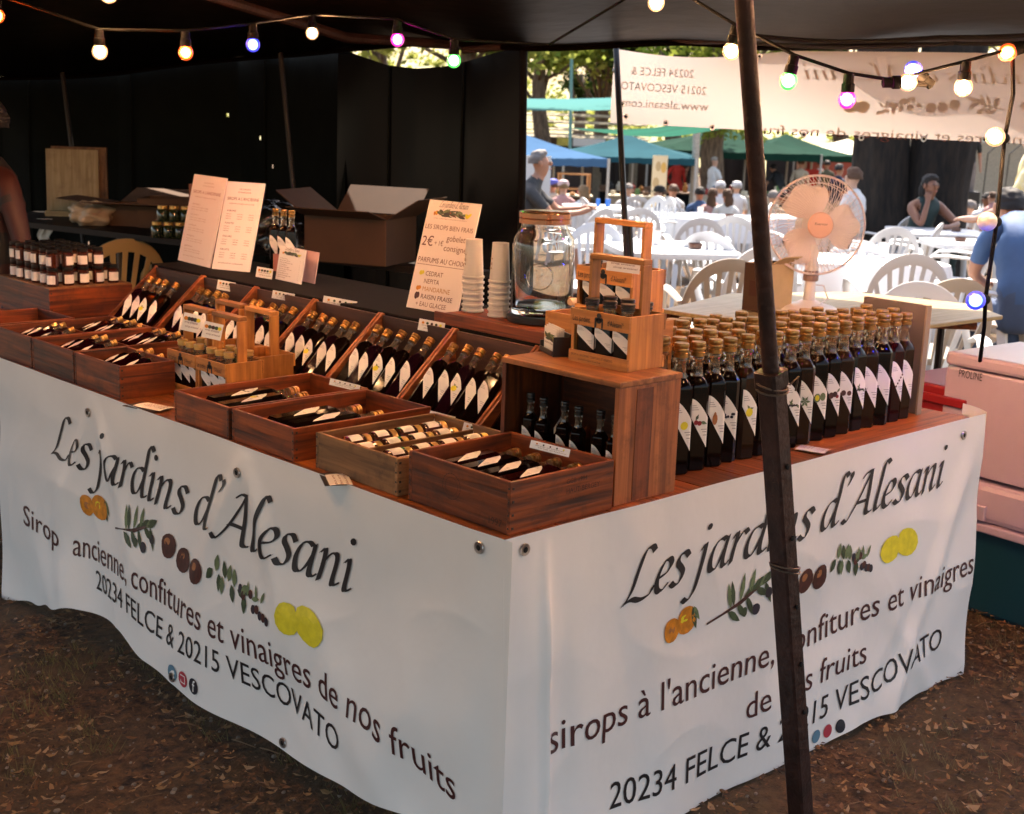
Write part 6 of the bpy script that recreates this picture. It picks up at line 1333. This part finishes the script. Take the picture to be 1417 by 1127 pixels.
# ------------------------------------------------------------------ gazebos, stalls, far buildings
def gazebo(label, px, d, w_, ze, zp, m, rz=.0, val=.2, legs=True, group='market gazebos beyond the chairs'):
    p = GP(px, d); g = thing('gazebo', label, 'gazebo', (p.x, p.y, p.z), AWAY + rz, group); e, k, h = ze - p.z, zp - p.z, w_ / 2; C4 = [(-h, -h), (h, -h), (h, h), (-h, h)]
    mb = MB()
    for i in range(4):
        a, b = C4[i], C4[(i + 1) % 4]
        def f(u, v, a=a, b=b): x, y = a[0] + (b[0] - a[0]) * u, a[1] + (b[1] - a[1]) * u; return Vector((x * (1 - v), y * (1 - v), e + (k - e) * v - .10 * (k - e) * sin(pi * v) - .03 * sin(pi * u) * (1 - v)))
        mb.grid(f, 8, 6)
    part('canopy', mb, m, g, smooth=30)
    for i in range(4):
        a, b = C4[i], C4[(i + 1) % 4]; part('valance', MB().grid(lambda u, v: Vector((a[0] + (b[0] - a[0]) * u, a[1] + (b[1] - a[1]) * u, e - .03 * sin(pi * u) * (1 - v) * 1 - v * val - .01 * sin(u * 40))), 20, 2), m, g, smooth=180)
        if legs: part('pole', MB().tube([(a[0], a[1], 0), (a[0], a[1], e)], .03, 6), mat('pale metal pole', (.45, .45, .43), .4, .3), g)
    return g
M_GB = mat('blue gazebo cloth', (.05, .13, .25), .9, noise_amt=.1, nscale=2, spec=.05); M_GT = mat('teal gazebo cloth', (.018, .085, .11), .9, noise_amt=.15, nscale=2, spec=.05); M_GG = mat('dark green marquee cloth', (.010, .050, .036), .9, noise_amt=.2, nscale=2, spec=.05); M_GC = mat('cream awning cloth', (.75, .68, .50), .7)
gazebo('blue gazebo at the left of the bright opening', 722, 27, 3.0, .70, 1.10, M_GB, .12, .16); gazebo('teal blue gazebo behind the black pole', 868, 29, 2.9, .70, 1.12, M_GT, -.1, .14); gazebo('dark green gazebo over the women at the far stalls', 1000, 38, 4.6, .66, 1.25, M_GG, .0, .20); gazebo('green gazebo behind the leaning pole and fan', 1088, 39, 3.2, .60, 1.12, M_GG, .1, .18); gazebo('cream awning at the right of the green gazebo', 1172, 41, 2.6, .62, 1.02, M_GC, 0, .15)
def sheet(name, label, cat, P, m, n=14, sag=.0, st=None):
    A, B, C_, D_ = P
    def f(u, v): q = A.lerp(B, u).lerp(D_.lerp(C_, u), v); q.z -= sag * sin(pi * u) * (1 - .3 * v); return q
    return tag(part(name, MB().grid(f, n, 6), m, smooth=180), label, cat)
sheet('shade_sail', 'emerald green shade cloth hanging under the back banner beside the black pole', 'shade sail', (D(783, 177, 23), D(1010, 158, 23), D(1010, 176, 19), D(850, 186, 21)), mat('emerald shade cloth', (.0, .09, .055), .9, noise_amt=.3, nscale=1.5, spec=.05), 20, .12)
sheet('shade_sail', 'pale teal shade cloth stretched above the cream roof', 'shade sail', (D(690, 136, 40), D(900, 133, 40), D(880, 151, 33), D(690, 152, 33)), mat('pale teal cloth', (.05, .19, .19), .9, spec=.05), 14, .05)
tag(part('lamp_post', MB().tube([GP(791, 44), D(791, 76, 44)], .055, 8), mat('pale teal paint', (.16, .38, .34), .5)), 'slim pale teal post rising behind the cream roof', 'post')
tag(part('wooden_post', MB().tube([GP(967, 28), D(965, 150, 28)], .075, 10), mat('pale weathered wood', (.50, .44, .36), .8, noise_amt=.3)), 'pale weathered post standing before the far tree trunk', 'post')
# long cream-roofed building
p = GP(760, 47); lb_ = thing('long_building', 'low building with a cream plank roof at the far left of the opening', 'building', (p.x, p.y, p.z), AWAY)
e, k = .80 - p.z, 1.62 - p.z; M_ROOF = mat('cream roof plank', (.42, .36, .25), .8, noise_amt=.15, nscale=3)
for j in range(6): part('roof_plank', MB().box((-6, -.55 + j * .42, -.02), (3.4, -.55 + j * .42 + .40, .02), Matrix.Translation((0, 0, e - .05 + j * .165)) @ Matrix.Rotation(.18, 4, 'X')), M_ROOF, lb_)
part('wall', MB().box((-5.8, .1, 0), (3.2, 2.2, e - .06)), mat('shaded plaster', (.22, .17, .11), .9, noise_amt=.3), lb_)
for x in (-2.6, -1.2, .3, 1.8): part('window', MB().box((x, .06, e - 1.3), (x + .7, .095, e - .4)), mat('dark window', (.02, .02, .02), .2), lb_)
for x0, x1, m in ((.25, .75, C_YEL), (.8, 1.9, M_PAPER), (1.95, 2.3, C_YEL)): part('sign_panel', MB().box((x0 - 0, -.60, e - .42), (x1, -.56, e - .16)), m, lb_)

# dark sheets standing in for the shade inside the market stalls, light between
for x0, x1, d, lb in ((728, 822, 33, 'left'), (834, 872, 36, 'second'), (884, 960, 41, 'third'), (1000, 1060, 42, 'fourth'), (1062, 1190, 44, 'fifth')):
    a, b = GP(x0, d), GP(x1, d); top = .52 if d > 36 else .66
    def f(u, v, a=a, b=b, top=top): q = a.lerp(b, u); q.z = q.z + (top - q.z) * v; return q + FW * .05 * sin(u * 20)
    tag(part('stall_shade_sheet', MB().grid(f, 20, 3), mat('stall shade brown', (.035, .022, .016), .8, noise_amt=.5, nscale=2), smooth=180), 'dark sheet for the shaded inside of the %s market stall from the left' % lb, 'cloth', 'dark sheets for the shaded market stalls')
rr = random.Random(44)
GOODS = [cmat('goods ' + n_, c) for n_, c in (('orange', (.55, .22, .05)), ('cream', (.62, .55, .42)), ('red', (.4, .04, .03)), ('brown', (.16, .08, .04)), ('black', (.03, .03, .03)), ('green', (.08, .18, .06)))]
for px, d, w_, lb, m in ((776, 30, 1.5, 'first', GOODS[3]), (880, 31, 1.1, 'second, cream clothed', GOODS[1]), (905, 34, 2.6, 'third, long', M_BLACK), (1030, 33, 2.2, 'fourth, beige clothed', GOODS[1]), (1120, 35, 2.0, 'fifth, behind the fan', GOODS[1])):
    p = GP(px, d); s = thing('market_counter', 'market counter of the far stalls, %s from the left' % lb, 'counter', (p.x, p.y, p.z), AWAY, 'market counters of the far stalls')
    part('cloth_body', MB().box((-w_ / 2, 0, 0), (w_ / 2, .7, .80)), m, s, bevel=.02); part('top', MB().box((-w_ / 2 - .02, -.02, .801), (w_ / 2 + .02, .72, .83)), GOODS[1] if m != M_BLACK else GOODS[3], s)
    q = Vector((p.x, p.y, p.z + .831))
    for j in range(int(w_ * 5)):
        a = rr.uniform(.04, .11); h = rr.uniform(.06, .26); x = -w_ / 2 + .1 + j / 5 * .96; y = rr.uniform(.1, .5); mb = MB()
        if j % 3: mb.lathe([(a * .7, 0), (a * .8, h * .6), (a * .35, h * .8), (a * .35, h)], 10)
        else: mb.box((-a, -a, 0), (a, a, h * .7))
        gm = rr.choice(GOODS); o = part('pot' if j % 3 else 'basket', mb, gm, smooth=40, bevel=.004); o.location = (q.x + RT.x * x + FW.x * y, q.y + RT.y * x + FW.y * y, q.z); tag(o, '%s %s, %s ware from the left on the %s far counter' % (gm.name.split()[-1], 'pot' if j % 3 else 'basket', ORD[j], lb.split(',')[0]), 'ware', 'wares on the far market counters')
# orange wooden shelf frame
p = GP(795, 25.5); sf = thing('wooden_shelf', 'orange wooden shelf frame under the blue gazebo', 'shelf', (p.x, p.y, p.z), AWAY - .2); OW = mat('orange wood', (.55, .24, .08), .6)
for x in (-.28, .28):
    for y in (0, .3): part('upright', MB().box((x - .015, y - .015, 0), (x + .015, y + .015, 1.42)), OW, sf)
for z in (.5, .82, 1.12, 1.40): part('shelf_board', MB().box((-.3, -.02, z), (.3, .32, z + .025)), OW, sf)
p = GP(740, 20.5); wpn = thing('advertising_panel', 'white display panel with a small chevron mark behind the grey haired man', 'panel', (p.x, p.y, p.z), AWAY); part('panel', MB().box((-.30, 0, .0), (.26, .02, 1.62)), M_WHITEPL, wpn)
mb = MB()
for dz in (0, .05):
    for s in (-1, 1): mb.quad((0 + .06, -.003, 1.42 + dz), (s * .055 + .06, -.003, 1.385 + dz), (s * .055 + .06, -.003, 1.365 + dz), (.06, -.003, 1.40 + dz))
part('chevron_mark', mb, mat('grey mark', (.4, .4, .4), .6), wpn)
p = GP(915, 25); cp_ = thing('pull_up_banner', 'tall cream pull-up banner printed with yellow ovals', 'banner', (p.x, p.y, p.z), AWAY); part('sheet', MB().box((-.14, 0, 0), (.14, .01, 1.82)), mat('cream print', (.72, .60, .38), .6), cp_)
mb = MB()
for x, z, a, b, mi in ((-.03, 1.62, .05, .09, 1), (.07, 1.6, .05, .10, 0), (-.06, 1.32, .06, .10, 1), (.02, 1.05, .08, .10, 0), (.06, .78, .05, .1, 1)): mb.poly([(x + a * cos(t), -.003 - .001 * mi, z + b * sin(t)) for t in [2 * pi * q / 16 for q in range(16)]], mi)
part('oval_print', mb, [mat('ochre oval', (.66, .40, .10), .6), mat('tan oval', (.50, .36, .18), .6)], cp_)
p = GP(1128, 36.5); rc_ = sheet('red_cloth', 'red cloth with a white stripe hanging at the far stalls', 'cloth', (lambda a: (a + RT * -.28 + Vector((0, 0, 1.5)), a + RT * .28 + Vector((0, 0, 1.5)), a + RT * .28 + Vector((0, 0, .3)), a + RT * -.28 + Vector((0, 0, .3))))(p), C_RED, 8)
p = GP(1166, 40); tag(part('red_van_front', MB().box((-1.0, 0, .5), (1.0, 1.6, 1.75), Matrix.Translation(p) @ Matrix.Rotation(AWAY, 4, 'Z')), mat('dull red paint', (.35, .04, .03), .4), bevel=.08), 'dull red vehicle body seen behind the navy shirted man', 'vehicle')
# stage at the right
p = GP(1385, 27); st = thing('stage', 'low stage faced with grey stone blocks at the right', 'stage', (p.x, p.y, p.z), AWAY); M_BLK = mat('grey white block', (.50, .52, .55), .8, noise_amt=.35, nscale=5)
for r_ in range(2):
    for j in range(9): part('stone_block', MB().box((-1.15 + j * .42 + .2 * (r_ % 2), 0 + .01 * ((j * 7) % 3), .28 + r_ * .26), (-1.15 + j * .42 + .405 + .2 * (r_ % 2), .3, .28 + r_ * .26 + .25)), M_BLK, st, bevel=.008)
part('foundation', MB().box((-1.1, .02, 0), (2.6, 3.6, .275)), M_BLK, st); part('deck', MB().box((-1.2, -.03, .805), (2.8, 3.8, .85)), mat('pale deck', (.45, .44, .40), .7), st)
q = p + Vector((0, 0, .851)); 
def on_stage(name, label, cat, mb, x, y, m, grp=None, bev=0):
    o = part(name, mb, m, bevel=bev); o.location = (q.x + RT.x * x + FW.x * y, q.y + RT.y * x + FW.y * y, q.z); o.rotation_euler = (0, 0, AWAY); return tag(o, label, cat, grp)
for k, (x, y, w_, h) in enumerate(((-.55, .6, .28, .5), (-.2, .8, .34, .42), (.45, .5, .5, .30), (.9, .7, .4, .36))): on_stage('loudspeaker', 'black loudspeaker on the stage, %s from the left' % ORD[k], 'loudspeaker', MB().box((-w_ / 2, 0, 0), (w_ / 2, .3, h)), x, y, M_BLACKPL, 'black stage loudspeakers', .02)
for k, x in enumerate((-.75, -.35, .15, .6)): on_stage('microphone_stand', 'thin black microphone stand on the stage, %s from the left' % ORD[k], 'microphone stand', (lambda m: (m.tube([(0, 0, 0), (.02, 0, 1.2)], .012, 6), m.tube([(.02, 0, 1.2), (.25, 0, 1.42)], .01, 6), m.tube([(-.2, 0, .0), (0, 0, .25), (.2, 0, 0)], .012, 6), m)[-1])(MB()), x, 1.2, M_BLACKPL)
person('musician in grey trousers standing on the stage', (q.x + RT.x * -.28 + FW.x * 1.0, q.y + RT.y * -.28 + FW.y * 1.0, q.z), AWAY + pi, {}, top=C_BLK, bot=cmat('grey trousers', (.22, .18, .16)), hair=H_BR)
p = GP(1400, 36); tag(part('stage_backwall', MB().box((-3.5, 0, 0), (3, .2, 2.6), Matrix.Translation(p) @ Matrix.Rotation(AWAY, 4, 'Z')), mat('beige wall', (.55, .47, .36), .9, noise_amt=.2)), 'beige wall behind the stage', 'wall')
# wooded hillside closing the view
def hill(u, v):
    s = 75 + 60 * v; t = (u - .5) * 150; q = CAM + FW * s + RT * t; q.z = -2.1 + (v ** .8) * (6.2 + 2.5 * noise.noise(Vector((u * 6, 2, 0))) + (3 if u < .5 else 0)); return q
kind(part('hillside', MB().grid(hill, 60, 14), mat('dry hillside grass', (.45, .42, .22), .95, noise_amt=.4, nscale=.3), smooth=180), 'structure')
def bushes():
    rr = random.Random(77); mb = MB()
    for k in range(520):
        u, v = rr.random(), rr.random(); q = Vector(hill(u, v)); s = rr.uniform(.5, 1.6)
        for j in range(44):
            p = q + Vector((rr.gauss(0, .5), rr.gauss(0, .5), abs(rr.gauss(.3, .4)))) * s; a = Vector((rr.uniform(-1, 1), rr.uniform(-1, 1), rr.uniform(-1, 1))).normalized() * .28; b = a.cross(Vector((rr.uniform(-1, 1), rr.uniform(-1, 1), 1))).normalized() * .16; mb.poly([p - a, p + b, p + a, p - b])
    return mb
kind(part('scrub_growth', bushes(), M_LEAFY), 'stuff')
